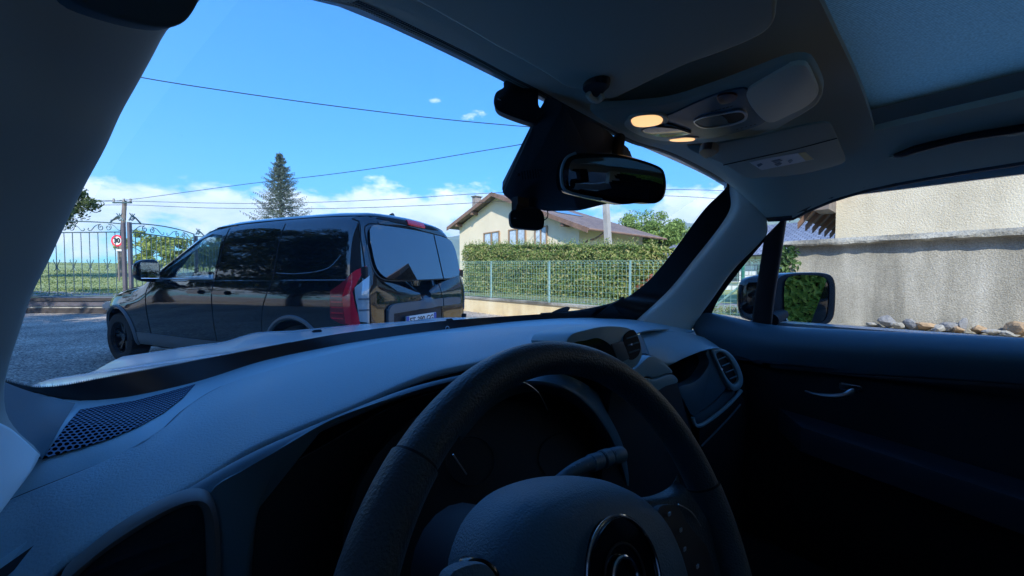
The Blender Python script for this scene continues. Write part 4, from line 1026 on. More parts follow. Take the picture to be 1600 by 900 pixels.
for s in (-1, 1):
    # sliding door window and rear quarter glass look (gloss black), upper band
    vpatch('side_window', [(1.22, 1.66), (1.6, 1.69), (2.05, 1.675)], [(1.24, 1.17), (1.6, 1.165), (2.07, 1.16)], M['vside'], s, 0.003, parent=van)
    vseam('door_gap', [(2.10, 1.72), (2.09, 1.40), (2.12, 1.12), (2.12, .70), (2.10, .34)], s)
    vseam('door_gap', [(3.40, 1.17), (3.46, 1.0), (3.46, .70), (3.42, .36)], s)
    vseam('door_gap', [(1.18, 1.72), (1.18, 1.12), (1.30, .80), (1.36, .34)], s)
    # pressed rounded panel outline behind the sliding door
    vseam('pressing', [(1.14, 1.20), (.9, 1.19), (.62, 1.205), (.42, 1.25), (.30, 1.36)], s, 0.006, M['paint'])
    vseam('waist_line', [(.10, 1.13), (.8, 1.125), (2.0, 1.115), (3.0, 1.11), (3.7, 1.10)], s, 0.008, M['paint'])
    vseam('roof_gutter', [(.12, 1.745), (.8, 1.765), (1.8, 1.765), (2.4, 1.74)], s, 0.006)
    vseam('window_trim', [(2.14, 1.135), (2.6, 1.135), (3.34, 1.135)], s, 0.010, M['satin'])
    # door handle
    p = sidep(2.42, .985, s, .022); h = box_bm(p, (.035, .24, .045), bevel=.012); from_bm('door_handle', h, M['paint'], van, local=True)
    p = sidep(1.95, .985, s, .022); h = box_bm(p, (.035, .24, .045), bevel=.012); from_bm('door_handle', h, M['paint'], van, local=True)
    # sill and wheel arch trims
    vpatch('sill_trim', [(1.3, .44), (2.4, .43), (3.75, .44)], [(1.3, .285), (2.4, .28), (3.75, .285)], M['vgrey'], s, 0.008)
    for wy in (.88, 4.22):
        arc = [(wy + math.cos(a) * .415, .35 + math.sin(a) * .415) for a in [math.pi * (-.06 + 1.12 * k / 16) for k in range(17)]]
        vseam('wheel_arch', arc, s, 0.022, M['vgrey'])
    # front window glass
    Tp = [(2.17, 1.40), (2.2, 1.63), (2.42, 1.655), (2.68, 1.585), (2.97, 1.42), (3.25, 1.22)]
    vpatch('door_glass', [(2.15, 1.64), (2.42, 1.665), (2.68, 1.59), (2.97, 1.43), (3.30, 1.17)], [(2.15, 1.15), (2.5, 1.15), (2.9, 1.15), (3.2, 1.15), (3.31, 1.15)], M['vclear'], s, -0.012, thick=0.004)
    # door mirror
    mp = sidep(3.16, 1.17, s, 0.15)
    bmr = bmesh.new(); bmesh.ops.create_uvsphere(bmr, u_segments=24, v_segments=16, radius=1)
    for v in bmr.verts:
        c = v.co; e = 3.2; k_ = (abs(c.x) ** e + abs(c.y) ** e + abs(c.z) ** e) ** (-1 / e); v.co = V((c.x * k_ * .115, c.y * k_ * .085 * (1.35 if c.y > 0 else .7), c.z * k_ * .135 * (1 - .12 * c.x * s)))
    bmr.transform(Matrix.Translation(mp + V((0, 0, .03)))); mo = from_bm('door_mirror', bmr, M['gloss'], van, local=True)
    from_bm('mirror_arm', box_bm(sidep(3.17, 1.12, s, .04), (.14, .10, .05), bevel=.015), M['vgrey'], mo, local=True)
    bmr = box_bm(mp + V((0, -.062, .03)), (.17, .008, .19), bevel=.003); from_bm('mirror_glass', bmr, M['mirror'], mo, local=True)
    # tail lamp wrapping the corner: dark red side, bright red band, clear rear face
    lampT = [(.30, .80)]
    x = s
    def lamp(name, pts_top, pts_bot, m, off, parent=None):
        T = resample([V((a, b, c)) for a, b, c in pts_top], 16); B = resample([V((a, b, c)) for a, b, c in pts_bot], 16); rows = []
        for i in range(9):
            row = []
            for a, b in zip(T, B):
                q = a.lerp(b, i / 8); d = (V((0, .6, q.z)) - q); d.z = 0; d.normalize()
                h, nn = hit(q - d * 1.5, d); nn = nn if nn.dot(d) < 0 else -nn
                row.append(h + nn * off)
            rows.append(row)
        b_ = grid_bm(rows); b_.normal_update(); tot = V((0, 0, 0))
        for f in b_.faces: tot += f.normal
        if tot.dot(V((x, -1, 0))) < 0: bmesh.ops.reverse_faces(b_, faces=b_.faces)
        solidify(b_, .02); return from_bm(name, b_, m, parent or van, local=True, ang=50)
    tl = lamp('tail_lamp', [(x * .93, .36, 1.03), (x * .93, .24, 1.10), (x * .92, .12, 1.20)], [(x * .93, .36, .78), (x * .93, .26, .74), (x * .92, .16, .72)], M['darkred'], .006)
    lamp('red_band', [(x * .93, .14, 1.16), (x * .92, .09, 1.21), (x * .88, .0, 1.26)], [(x * .93, .205, .98), (x * .93, .16, .99), (x * .91, .11, 1.03)], M['redlens'], .014, tl)
    lamp('red_band', [(x * .93, .205, .98), (x * .93, .16, .99), (x * .91, .11, 1.03)], [(x * .93, .17, .74), (x * .93, .12, .73), (x * .89, .04, .72)], M['redlens'], .014, tl)
    for zz in (.78, .83, .88, .93, .98): lamp('lens_rib', [(x * .93, .34, zz + .006), (x * .93, .20, zz + .006)], [(x * .93, .34, zz - .006), (x * .93, .20, zz - .006)], M['redlens'], .010, tl)
    cl_ = lamp('clear_lens', [(x * .90, .09, 1.06), (x * .87, .04, 1.12), (x * .84, .0, 1.17)], [(x * .89, .05, .76), (x * .86, .02, .75), (x * .84, .0, .74)], M['clearlens'], .010, tl)
    for zz in (.86, .96): lamp('lens_rib', [(x * .89, .06, zz + .008), (x * .84, .0, zz + .008)], [(x * .89, .06, zz - .008), (x * .84, .0, zz - .008)], M['vgrey'], .013, tl)
    # wheels
    for wy in (.88, 4.22):
        wr = empty('wheel', (0, 0, 0)); wr.parent = van
        c = V((s * .80, wy, .335)); prof = [(.0, .20), (.105, .22), (.112, .28), (.10, .325), (.06, .335), (0, .336), (-.06, .335), (-.10, .325), (-.11, .28), (-.10, .22)]
        rows = [[c + V((s * dx, r * math.cos(a), r * math.sin(a))) for dx, r in prof] for a in [2 * math.pi * k / 40 for k in range(40)]]
        b_ = grid_bm(rows + [rows[0]]); bmesh.ops.remove_doubles(b_, verts=b_.verts, dist=1e-5); bmesh.ops.recalc_face_normals(b_, faces=b_.faces); from_bm('tyre', b_, M['rubber'], wr, local=True)
        b_ = bmesh.new()
        prof = [(.06, .225), (.075, .222), (.07, .205), (-.02, .20), (-.02, .05), (.0, .0)]
        rows = [[c + V((s * dx, r * math.cos(a), r * math.sin(a))) for dx, r in prof] for a in [2 * math.pi * k / 40 for k in range(41)]]
        b_ = grid_bm(rows); face_cam(b_, V((s * 30, wy, .3)));  ro = from_bm('rim', b_, M['seam'], wr, local=True)
        for k in range(5):
            a = 2 * math.pi * k / 5 + .3; b_ = bmesh.new()
            for da in (-.22, .22):
                u0 = V((0, math.cos(a), math.sin(a))); u1 = V((0, math.cos(a + da), math.sin(a + da))); p0 = c + u0 * .045 + V((s * .045, 0, 0)); p1 = c + u1 * .215 + V((s * .068, 0, 0)); d = (p1 - p0).normalized(); sd = d.cross(V((1, 0, 0))).normalized()
                q = [p0 + sd * .018, p1 + sd * .013, p1 - sd * .013, p0 - sd * .018]
                A = [b_.verts.new(p) for p in q]; Bv = [b_.verts.new(p - V((s * .03, 0, 0))) for p in q]; b_.faces.new(A); b_.faces.new(Bv)
                for i in range(4): b_.faces.new((A[i], A[(i + 1) % 4], Bv[(i + 1) % 4], Bv[i]))
            bmesh.ops.recalc_face_normals(b_, faces=b_.faces); from_bm('spoke', b_, M['rim'], wr, local=True, smooth=False)
        from_bm('hub', cyl_bm(c + V((s * .02, 0, 0)), c + V((s * .062, 0, 0)), .05, 20), M['rim'], wr, local=True)
        rows = [[c + V((s * dx, r * math.cos(a), r * math.sin(a))) for dx, r in ((.078, .228), (.084, .221), (.078, .212))] for a in [2 * math.pi * k / 40 for k in range(41)]]
        b_ = grid_bm(rows); face_cam(b_, V((s * 30, wy, .3))); from_bm('rim_lip', b_, M['rim'], wr, local=True)
# windscreen and cabin
van.scale = (1.04, 1.06, 1.03)
rows = []
for (y, z, hw) in ((2.72, 1.765, .62), (3.05, 1.60, .655), (3.35, 1.405, .67), (3.62, 1.225, .67)):
    rows.append([V((hw * k / 8, y + .02 - .05 * (abs(k) / 8) ** 2, z - .008 - .02 * (k / 8) ** 2)) for k in range(-8, 9)])
bm = grid_bm(rows); face_cam(bm, V((0, 9, 5))); solidify(bm, .005); from_bm('windscreen', bm, M['vclear'], van, local=True)
rows = [[V((x, y, z + .03 * math.cos(x * 3))) for x in (-.72, -.5, -.3, 0, .3, .5, .72)] for y, z in ((3.58, 1.13), (3.40, 1.165), (3.15, 1.175), (2.95, 1.14), (2.90, 1.02), (2.92, .6))]
bm = grid_bm(rows); face_cam(bm, V((0, 0, 5))); solidify(bm, .02); from_bm('dashboard', bm, M['dash'], van, local=True)
from_bm('steering_wheel', tube_bm([V((-.38 + .185 * math.cos(a), 2.80 - .05 * math.sin(a), 1.05 + .175 * math.sin(a))) for a in [2 * math.pi * k / 30 for k in range(30)]], .014, 8, True), M['black'], van, local=True)
for x in (-.38, .38):
    b_ = box_bm(V((x, 2.25, .85)), (.46, .12, .62), bevel=.05); box_bm(V((x, 2.2, 1.30)), (.24, .09, .17), bevel=.04, bm=b_); box_bm(V((x, 2.5, .60)), (.46, .5, .14), bevel=.05, bm=b_); from_bm('seat', b_, M['black'], van, local=True)
# bonnet gap, headlamps, grille, bumper, numbering at the nose
for s in (-1, 1):
    b_ = box_bm(V((s * .66, 4.80, .74)), (.34, .22, .12), s * R_(-28), bevel=.03); from_bm('headlamp', b_, M['clearlens'], van, local=True)
from_bm('grille', box_bm(V((0, 4.99, .66)), (.9, .06, .14), bevel=.02), M['gloss'], van, local=True)
from_bm('bumper', box_bm(V((0, 4.98, .40)), (1.15, .18, .26), bevel=.06), M['vgrey'], van, local=True)
vseam('bonnet_gap', [(3.72, 1.06), (4.1, 1.0), (4.5, .90), (4.75, .80)], -1); vseam('bonnet_gap', [(3.72, 1.06), (4.1, 1.0), (4.5, .90), (4.75, .80)], 1)
# rear doors: wide left, narrow right
XS = .30
vpatch('rear_window', [(-.745, 1.50), (-.70, 1.635), (-.55, 1.665), (-.1, 1.675), (XS - .012, 1.665)], [(-.745, 1.45), (-.735, 1.24), (-.62, 1.145), (-.2, 1.13), (XS - .012, 1.14)], M['vglass'], None, .004)
vpatch('rear_window', [(XS + .012, 1.665), (.5, 1.655), (.68, 1.62), (.745, 1.50)], [(XS + .012, 1.14), (.5, 1.15), (.70, 1.20), (.745, 1.35)], M['vglass'], None, .004)
vseam('window_seal', [(-.757, 1.46), (-.715, 1.645), (-.55, 1.68), (0, 1.69), (.5, 1.67), (.69, 1.63), (.757, 1.46)], None, .006)
vseam('window_lip', [(-.757, 1.46), (-.747, 1.23), (-.625, 1.135), (-.2, 1.118), (XS, 1.128), (.5, 1.137), (.71, 1.19), (.757, 1.40)], None, .006, M['vgrey'])
vseam('rear_door_gap', [(XS, 1.69), (XS, 1.4), (XS, 1.13), (XS, .8), (XS, .45)], None)
vseam('rear_door_gap', [(-.72, 1.72), (-.79, 1.5), (-.83, 1.1), (-.82, .8), (-.82, .45)], None, .007)
vseam('rear_door_gap', [(-.72, 1.72), (-.66, 1.75), (-.4, 1.765), (0, 1.77), (.4, 1.765), (.66, 1.75), (.72, 1.72)], None, .004)
vseam('rear_door_gap', [(.72, 1.72), (.79, 1.5), (.83, 1.1), (.82, .8), (.82, .45)], None, .006)
for z in (1.20, .62):
    for s in (-1, 1): p = rearp(s * .835, z, .012); from_bm('hinge', box_bm(p, (.05, .05, .10), bevel=.008), M['black'], van, local=True)
# brake lamp in a dark slot
vpatch('lamp_housing', [(-.56, 1.745), (-.2, 1.765), (.2, 1.765), (.45, 1.74)], [(-.56, 1.735), (-.2, 1.725), (.2, 1.722), (.45, 1.73)], M['seam'], None, .006)
vpatch('brake_lamp', [(-.14, 1.775), (.0, 1.78), (.16, 1.775)], [(-.14, 1.725), (.0, 1.722), (.16, 1.722)], M['redlens'], None, .016)
# grey handle bar with turned down end, plate recess, plate
vpatch('trim_bar', [(-.62, .87), (-.60, .925), (-.52, .952), (-.2, .96), (XS - .01, .965)], [(-.62, .86), (-.60, .86), (-.52, .86), (-.2, .868), (XS - .01, .875)], M['vgrey'], None, .03, thick=.035)
vpatch('trim_bar', [(XS + .01, .965), (.5, .965), (.66, .955), (.70, .93)], [(XS + .01, .875), (.5, .875), (.66, .875), (.70, .885)], M['vgrey'], None, .03, thick=.035)
vpatch('trim_bar_end', [(-.625, .90), (-.59, .915), (-.545, .90)], [(-.625, .60), (-.59, .60), (-.565, .60)], M['vgrey'], None, .026, thick=.03)
vpatch('plate_recess', [(-.54, .86), (-.2, .868), (XS - .02, .875)], [(-.54, .60), (-.2, .60), (XS - .02, .60)], M['dark'], None, .004)
pc = rearp(-.13, .70, .018)
pl_ = from_bm('number_plate', box_bm(pc, (.52, .012, .11), bevel=.003), M['plate'], van, local=True)
Mx = Matrix.Translation(pc + V((0, -.0075, 0))) @ Matrix.Rotation(R_(90), 4, 'X')
from_bm('plate_text', text_bm('FT-390-GG', .088, Mx, .0008, .0012), M['ink'], pl_, local=True, smooth=False)
for sx in (-1, 1): from_bm('plate_band', box_bm(pc + V((sx * .237, -.0066, 0)), (.042, .003, .106)), M['plateblue'], pl_, local=True, smooth=False)
vpatch('rear_bumper', [(-.86, .52), (-.4, .53), (0, .53), (.4, .53), (.86, .52)], [(-.84, .27), (-.4, .26), (0, .26), (.4, .26), (.84, .27)], M['vgrey'], None, .05, thick=.06)
from_bm('roof_fin', poly_prism([V((0, .55, 1.852)), V((0, .42, 1.852)), V((0, .44, 1.90))], V((.03, 0, 0))), M['paint'], van, local=True, smooth=False)

# ================================================================== OUR CAR (world axes: x right, y forward, origin under the cabin)
car = empty('car', (0, 0, 0), 0, label='white compact car seen from its driver seat, with dark blue grey dashboard and roof lining', cat='car')
def PX(lst): return [P(a, b, **k) for a, b, k in lst]
# ---- exterior shell: bonnet, wings
def ss(a, b, x): x = min(max((x - a) / (b - a), 0), 1); return x * x * (3 - 2 * x)
def bonnet_z(x, y):
    ax = abs(x); z = 1.022 - .070 * (y - 1.05) - .05 * max(0, y - 1.6) ** 2
    k = .25 + .75 * ss(1.0, 1.5, y); return z - .032 * k * ss(.44, .60, ax) - .015 * k * ss(.6, .9, ax) - .07 * ss(.87, .91, ax) - .004 * ss(0.0, .35, ax) + 0.006 * ss(.30, .44, ax)
rows = []
for i in range(40):
    s = i / 39; row = []
    for j in range(61):
        x = -.90 + 1.8 * j / 60; y0 = 1.235 - .36 * (abs(x) / .9) ** 2.2; y = y0 + (2.12 - .22 * (x / .9) ** 4 - y0) * s; row.append(V((x, y, bonnet_z(x, y))))
    rows.append(row)
bm = grid_bm(rows); face_cam(bm, V((0, 1, 9))); solidify(bm, .02); from_bm('bonnet', bm, M['carpaint'], car, ang=60)
for sx in (-1, 1):
    p = V((sx * .30, 1.62, bonnet_z(.3, 1.62) + .004)); from_bm('washer_nozzle', box_bm(p, (.035, .02, .012), bevel=.004), M['black'], car)
# front end and body sides below the belt, floor, tail: closes the cabin
def side_poly(s):
    yz = [(-2.0, .35), (-1.75, .35)] + [(-1.35 + .40 * math.cos(a), .35 + .40 * math.sin(a)) for a in [math.pi - math.pi * k / 12 for k in range(13)]] + [(1.02, .35)] + [(1.42 + .38 * math.cos(a), .35 + .40 * math.sin(a)) for a in [math.pi - math.pi * k / 12 for k in range(13)]] + [(2.1, .4), (2.1, .82), (1.6, .88), (.95, .93), (.60, 1.0), (.45, 1.045), (-2.0, 1.06)]
    b = poly_prism([V((s * .90, y, z)) for y, z in yz], V((-s * .07, 0, 0)), .0)
    return from_bm('body_side', b, M['carpaint'], car, smooth=False)
side_poly(1); side_poly(-1)
from_bm('front_end', box_bm(V((0, 2.08, .62)), (1.66, .10, .50), bevel=.04), M['carpaint'], car)
from_bm('floor', box_bm(V((0, -.3, .33)), (1.64, 3.3, .05)), M['black'], car, smooth=False)
from_bm('bulkhead', box_bm(V((0, .98, .62)), (1.64, .04, .60)), M['black'], car, smooth=False)
from_bm('tail_panel', box_bm(V((0, -1.95, .80)), (1.60, .06, .95)), M['dark'], car, smooth=False)
for s in (-1, 1):
    from_bm('rear_pillar', poly_prism([V((s * .82, -1.98, 1.05)), V((s * .82, -1.25, 1.05)), V((s * .70, -1.35, 1.47)), V((s * .70, -1.9, 1.47))], V((-s * .06, 0, 0))), M['pillar'], car, smooth=False)
    from_bm('door_pillar', poly_prism([V((s * .80, -.62, 1.05)), V((s * .80, -.46, 1.05)), V((s * .68, -.42, 1.44)), V((s * .68, -.56, 1.44))], V((-s * .05, 0, 0))), M['dark'], car, smooth=False)
    for wy in (1.42, -1.35): 
        b_ = bmesh.new(); prof = [(-.10, .2), (.10, .2), (.11, .28), (.09, .33), (-.09, .33), (-.11, .28)]; c = V((s * .80, wy, .335))
        rows = [[c + V((dx, r * math.cos(a), r * math.sin(a))) for dx, r in prof] for a in [2 * math.pi * k / 32 for k in range(33)]]
        b_.free(); b_ = grid_bm(rows, True); bmesh.ops.remove_doubles(b_, verts=b_.verts, dist=1e-5); bmesh.ops.recalc_face_normals(b_, faces=b_.faces); wl = from_bm('wheel', b_, M['rubber'], car)
        from_bm('rim', cyl_bm(c - V((.09, 0, 0)), c + V((.09, 0, 0)), .205, 28), M['satin'], wl)
# seats behind / beside the camera
for sx in (.37, -.37):
    b_ = box_bm(V((sx, -.62, .62)), (.50, .55, .16), bevel=.05); box_bm(V((sx, -.93, .90)), (.48, .14, .62), bevel=.05, bm=b_); box_bm(V((sx, -.95, 1.30)), (.26, .10, .16), bevel=.04, bm=b_); from_bm('seat', b_, M['dark'], car)

# ---- windscreen edges
def YB(px): return None
A0 = PX([(5, 604, dict(y=.74)), (60, 616, dict(y=.80)), (118, 628, dict(y=.83)), (200, 622, dict(y=.86)), (310, 597, dict(y=.90)), (407, 566, dict(y=.95)), (487, 548, dict(y=.98)), (580, 531, dict(y=.995)), (697, 515, dict(y=1.0)), (800, 503, dict(y=.98)), (870, 498, dict(y=.92)), (940, 497, dict(y=.84)), (1000, 501, dict(y=.74))])
GB = PX([(-20, 592, dict(y=.72)), (10, 596, dict(y=.74)), (55, 606, dict(y=.79)), (100, 603, dict(y=.82)), (150, 593, dict(y=.85)), (300, 565, dict(y=.93)), (454, 535, dict(y=.99)), (533, 521, dict(y=1.02)), (650, 506, dict(y=1.03)), (720, 499, dict(y=1.02)), (800, 493.5, dict(y=.99)), (870, 489, dict(y=.93)), (925, 484, dict(y=.86)), (955, 476, dict(y=.80))])
HD = PX([(430, -70, dict(y=.425)), (560, 0, dict(y=.45)), (640, 38, dict(y=.462)), (740, 87, dict(y=.47)), (807, 123, dict(y=.475)), (840, 139, dict(y=.477)), (900, 172, dict(y=.478)), (989, 219, dict(y=.475)), (1041, 235, dict(y=.47)), (1081, 253, dict(y=.46)), (1137, 283, dict(y=.45))])
GR = PX([(1136, 283, dict(x=.585)), (1135, 293, dict(x=.59)), (1099, 329, dict(x=.60)), (1048, 398, dict(x=.61)), (1015, 437, dict(x=.61)), (985, 461, dict(x=.60)), (955, 476, dict(y=.80))])
TL = PX([(1144, 284, dict(x=.595)), (1147, 323, dict(x=.612)), (1135, 347, dict(x=.62)), (1090, 404, dict(x=.635)), (1045, 458, dict(x=.635)), (997, 501, dict(y=.75))])
# black border of the screen: bottom band, right band; printed dots along edges
def dotmat():
    m = bpy.data.materials.new('printed_dots'); m.use_nodes = True; nt = m.node_tree; N = nt.nodes; L = nt.links; b = N['Principled BSDF']; b.inputs['Base Color'].default_value = (.006, .007, .009, 1)
    uv = N.new('ShaderNodeUVMap'); v = N.new('ShaderNodeTexVoronoi'); v.inputs['Scale'].default_value = 1.0; v.inputs['Randomness'].default_value = 0; v.distance = 'EUCLIDEAN'; v.voronoi_dimensions = '2D'
    L.new(uv.outputs[0], v.inputs['Vector']); sp = N.new('ShaderNodeSeparateXYZ'); L.new(uv.outputs[0], sp.inputs[0])
    r = N.new('ShaderNodeMath'); r.operation = 'MULTIPLY_ADD'; r.inputs[1].default_value = -.11; r.inputs[2].default_value = .58; L.new(sp.outputs[1], r.inputs[0])
    c = N.new('ShaderNodeMath'); c.operation = 'LESS_THAN'; L.new(v.outputs['Distance'], c.inputs[0]); L.new(r.outputs[0], c.inputs[1])
    L.new(c.outputs[0], b.inputs['Alpha']); return m
M['dots'] = dotmat()
def strip(name, a, b, m, n=90, uvd=None, thick=.001):
    A, B = resample(a, n), resample(b, n); bm = bmesh.new(); uvl = bm.loops.layers.uv.new('UVMap')
    va = [bm.verts.new(p) for p in A]; vb = [bm.verts.new(p) for p in B]; s = 0
    for i in range(n - 1):
        f = bm.faces.new((va[i], va[i + 1], vb[i + 1], vb[i])); s2 = s + (A[i + 1] - A[i]).length
        if uvd:
            W_ = (A[i] - B[i]).length
            for l, (u, v) in zip(f.loops, ((s, 0), (s2, 0), (s2, 1), (s, 1))): l[uvl].uv = (u / uvd, v * 3.0)
        s = s2
    face_cam(bm)
    if thick: solidify(bm, thick)
    return from_bm(name, bm, m, car, ang=60)
A0b = [p + V((0, .012, -.006)) for p in A0]
strip('screen_border', GB, A0b, M['frit'])
strip('screen_border', GR + [P(925, 498, y=.86)], [p + V((.02, .004, 0)) for p in TL] + [P(985, 512, y=.76)], M['frit'])
def off_curve(cv, v): return [p + v for p in cv]
strip('dotted_border', HD, PX([(418, -58, dict(y=.425)), (553, 9, dict(y=.46)), (633, 47, dict(y=.472)), (733, 95, dict(y=.48)), (800, 130, dict(y=.485)), (834, 147, dict(y=.487)), (893, 180, dict(y=.488)), (985, 224, dict(y=.485)), (1038, 240, dict(y=.48)), (1079, 257, dict(y=.47)), (1134, 287, dict(y=.46))]), M['dots'], 260, .0034, 0)
strip('dotted_border', GB[:7], PX([(-20, 588.5, dict(y=.715)), (10, 592.5, dict(y=.735)), (55, 602.5, dict(y=.785)), (98, 599.5, dict(y=.815)), (150, 590, dict(y=.845)), (300, 563, dict(y=.927)), (454, 534, dict(y=.988))]), M['dots'], 260, .0030, 0)
# glass
mid = [a.lerp(b, .5) + V((0, .05, .05)) for a, b in zip(resample(HD, 13), resample(GB, 13))]
rows = [resample(HD, 30), resample(mid, 30), resample(GB, 30)]
cols = [cr([r[j] for r in rows], sub=8) for j in range(30)]
bm = grid_bm([[cols[j][i] + V((0, .004, .002)) for j in range(30)] for i in range(len(cols[0]))]); face_cam(bm); from_bm('windscreen', bm, M['glass'], car, ang=180)
# wiper and its blade at the foot of the screen
wp = PX([(862, 489, dict(y=1.02)), (880, 480, dict(y=1.0)), (890, 482, dict(y=.99))])
from_bm('wiper', tube_bm(resample(PX([(845, 491, dict(y=1.04)), (905, 486, dict(y=.98)), (960, 474, dict(y=.87)), (975, 464, dict(y=.84))]), 14), .005, 8), M['black'], car)
panel('wiper_pivot', [(860, 490), (872, 483), (886, 479), (891, 481), (884, 489)], (P(875, 485, y=1.0), V((-.4, -.8, .3))), .02, M['black'], car, .001)
from_bm('wiper', tube_bm(resample(PX([(845, 493, dict(y=1.07)), (900, 490, dict(y=1.0)), (955, 481, dict(y=.88))]), 12), .004, 8), M['frit'], car)
from_bm('cable_eyelet', tube_bm([P(699, 514, y=.99) + V((.006 * math.cos(a), 0, .006 * math.sin(a) + .002)) for a in [math.pi * 2 * k / 20 for k in range(20)]], .0012, 6, True), M['satin'], car)

# ---- dashboard
dash = empty('dashboard', (0, .6, .9)); dash.parent = car; dash.matrix_basis = Matrix.Translation((0, .6, .9))
A1 = PX([(-12, 800, dict(z=.945)), (19, 783, dict(z=.950)), (113, 745, dict(z=.958)), (189, 715, dict(z=.970)), (242, 685, dict(z=.982)), (287, 643, dict(z=.992)), (340, 609, dict(z=1.0)), (400, 588, dict(z=1.010)), (470, 567, dict(z=1.018)), (560, 545, dict(z=1.028)), (640, 530, dict(z=1.034)), (760, 517, dict(z=1.038)), (880, 509, dict(z=1.042)), (980, 510, dict(z=1.04)), (1040, 516, dict(z=1.03))])
A0d = [p + V((0, .05, -.01)) for p in A0] + [P(1090, 519, x=.70)]
A0d[-1] += V((0.02, .03, 0))
loft('dash_base', [A0d, [p + V((0, .0, .0005)) for p in A0] + [P(1085, 517, x=.68)], A1 + PX([(1075, 521, dict(x=.655))])], M['dash2'], dash, 90, 12)
A2 = PX([(-60, 975, dict(y=.56)), (68, 900, dict(y=.56)), (94, 873, dict(y=.56)), (151, 836, dict(y=.56)), (212, 802, dict(y=.56)), (302, 753, dict(y=.56)), (393, 697, dict(y=.56)), (487, 657, dict(y=.565)), (557, 629, dict(y=.575)), (627, 598, dict(y=.585)), (673, 581, dict(y=.59)), (720, 570, dict(y=.59)), (790, 556, dict(y=.59)), (860, 545, dict(y=.57)), (900, 538, dict(y=.54)), (960, 536, dict(y=.52))])
A1u = [p + V((0, -.002, .003)) for p in A1]
midc = [a.lerp(b, .5) + V((0, 0, .012)) for a, b in zip(resample(A1u, 20), resample(A2, 20))]
lip = [p + V((0, -.004, -.010)) for p in A2]; lip2 = [p + V((0, .02, -.022)) for p in A2]
A1in = [p + V((0, .0, -.006)) for p in A1u]
loft('dash_pad', [A1in, A1u, [p + V((0, -.01, .003)) for p in resample(A1u, 20)], midc, A2, lip, lip2], M['dash'], dash, 100, 36)
from_bm('pad_seam', tube_bm(resample([p + V((0, -.001, .0025)) for p in A1[:10]], 60), .0011, 6), M['black'], dash)
from_bm('pad_seam', tube_bm(resample([p + V((0, .004, -.014)) for p in A2[:13]], 60), .0035, 6), M['black'], dash)
# slots in the dash top
def groove(name, pts, r, m=None, **k):
    return from_bm(name, tube_bm(resample(PX([(a, b, k) for a, b in pts]), 24), r, 6), m or M['black'], dash)
def on_mesh(o, pts, off=.001):
    mw = world(o); me = o.data; bv = BVHTree.FromPolygons([mw @ v.co for v in me.vertices], [tuple(p.vertices) for p in me.polygons]); out = []
    for a, b in pts:
        d = ray(a, b).normalized(); r = bv.ray_cast(CAM, d)
        out.append((r[0] - d * off) if r[0] is not None else None)
    return [p for p in out if p is not None]
bpy.context.view_layer.update()
pad = next(o for o in dash.children if o.name.startswith('dash_pad')); base = next(o for o in dash.children if o.name.startswith('dash_base'))
def seam_on(o, name, pts, r, m, n=40, off=.0003):
    q = on_mesh(o, pts, off)
    if len(q) > 1: return from_bm(name, tube_bm(resample(q, n), r, 6), m, dash)
seam_on(pad, 'dash_slot', [(379, 588), (415, 577), (450, 567), (490, 556), (530, 546)], .0016, M['dark'])
seam_on(pad, 'dash_slot', [(530, 546), (600, 532), (700, 517), (790, 508)], .0009, M['dark'])
# speaker grille with punched holes
def holes_mat():
    m = mat('speaker_grille_mesh', (.075, .13, .21), .5); nt = m.node_tree; N = nt.nodes; L = nt.links; b = N['Principled BSDF']
    uv = N.new('ShaderNodeUVMap'); sp = N.new('ShaderNodeSeparateXYZ'); L.new(uv.outputs[0], sp.inputs[0])
    def Mt(op, a, c, d=None):
        n = N.new('ShaderNodeMath'); n.operation = op
        for i, q in enumerate((a, c, d)):
            if q is None: continue
            if isinstance(q, (int, float)): n.inputs[i].default_value = q
            else: L.new(q, n.inputs[i])
        return n.outputs[0]
    def dist(ox, oy):
        u = Mt('SUBTRACT', Mt('FRACT', Mt('ADD', sp.outputs[0], ox), 0), .5); v = Mt('MULTIPLY', Mt('SUBTRACT', Mt('FRACT', Mt('ADD', Mt('DIVIDE', sp.outputs[1], 1.732), oy), 0), .5), 1.732)
        return Mt('SQRT', Mt('ADD', Mt('MULTIPLY', u, u), Mt('MULTIPLY', v, v)), 0)
    d = Mt('MINIMUM', dist(0, 0), dist(.5, .5)); hole = Mt('LESS_THAN', d, .37)
    tr = N.new('ShaderNodeBsdfTransparent'); dk = N.new('ShaderNodeBsdfDiffuse'); dk.inputs[0].default_value = (.002, .002, .004, 1)
    mx = N.new('ShaderNodeMixShader'); L.new(hole, mx.inputs[0]); L.new(b.outputs[0], mx.inputs[1]); L.new(dk.outputs[0], mx.inputs[2]); L.new(mx.outputs[0], N['Material Output'].inputs[0]); return m
M['holes'] = holes_mat()
gtop = on_mesh(base, [(66, 717), (85, 690), (105, 662), (125, 640), (160, 634), (210, 626), (260, 613), (305, 600)], .005)
gbot = on_mesh(base, [(66, 718), (100, 707), (135, 697), (175, 684), (215, 667), (255, 645), (285, 622), (305, 601)], .005)
bm = bmesh.new(); gl0 = gtop + list(reversed(gbot))[1:-1]; fc_ = bm.faces.new([bm.verts.new(p) for p in gl0]); bmesh.ops.triangulate(bm, faces=[fc_]); face_cam(bm); uvl = bm.loops.layers.uv.new('UVMap')
for f in bm.faces:
    for l in f.loops: l[uvl].uv = (l.vert.co.x / .0058, l.vert.co.y / .0058)
solidify(bm, .001); from_bm('speaker_grille', bm, M['holes'], dash)
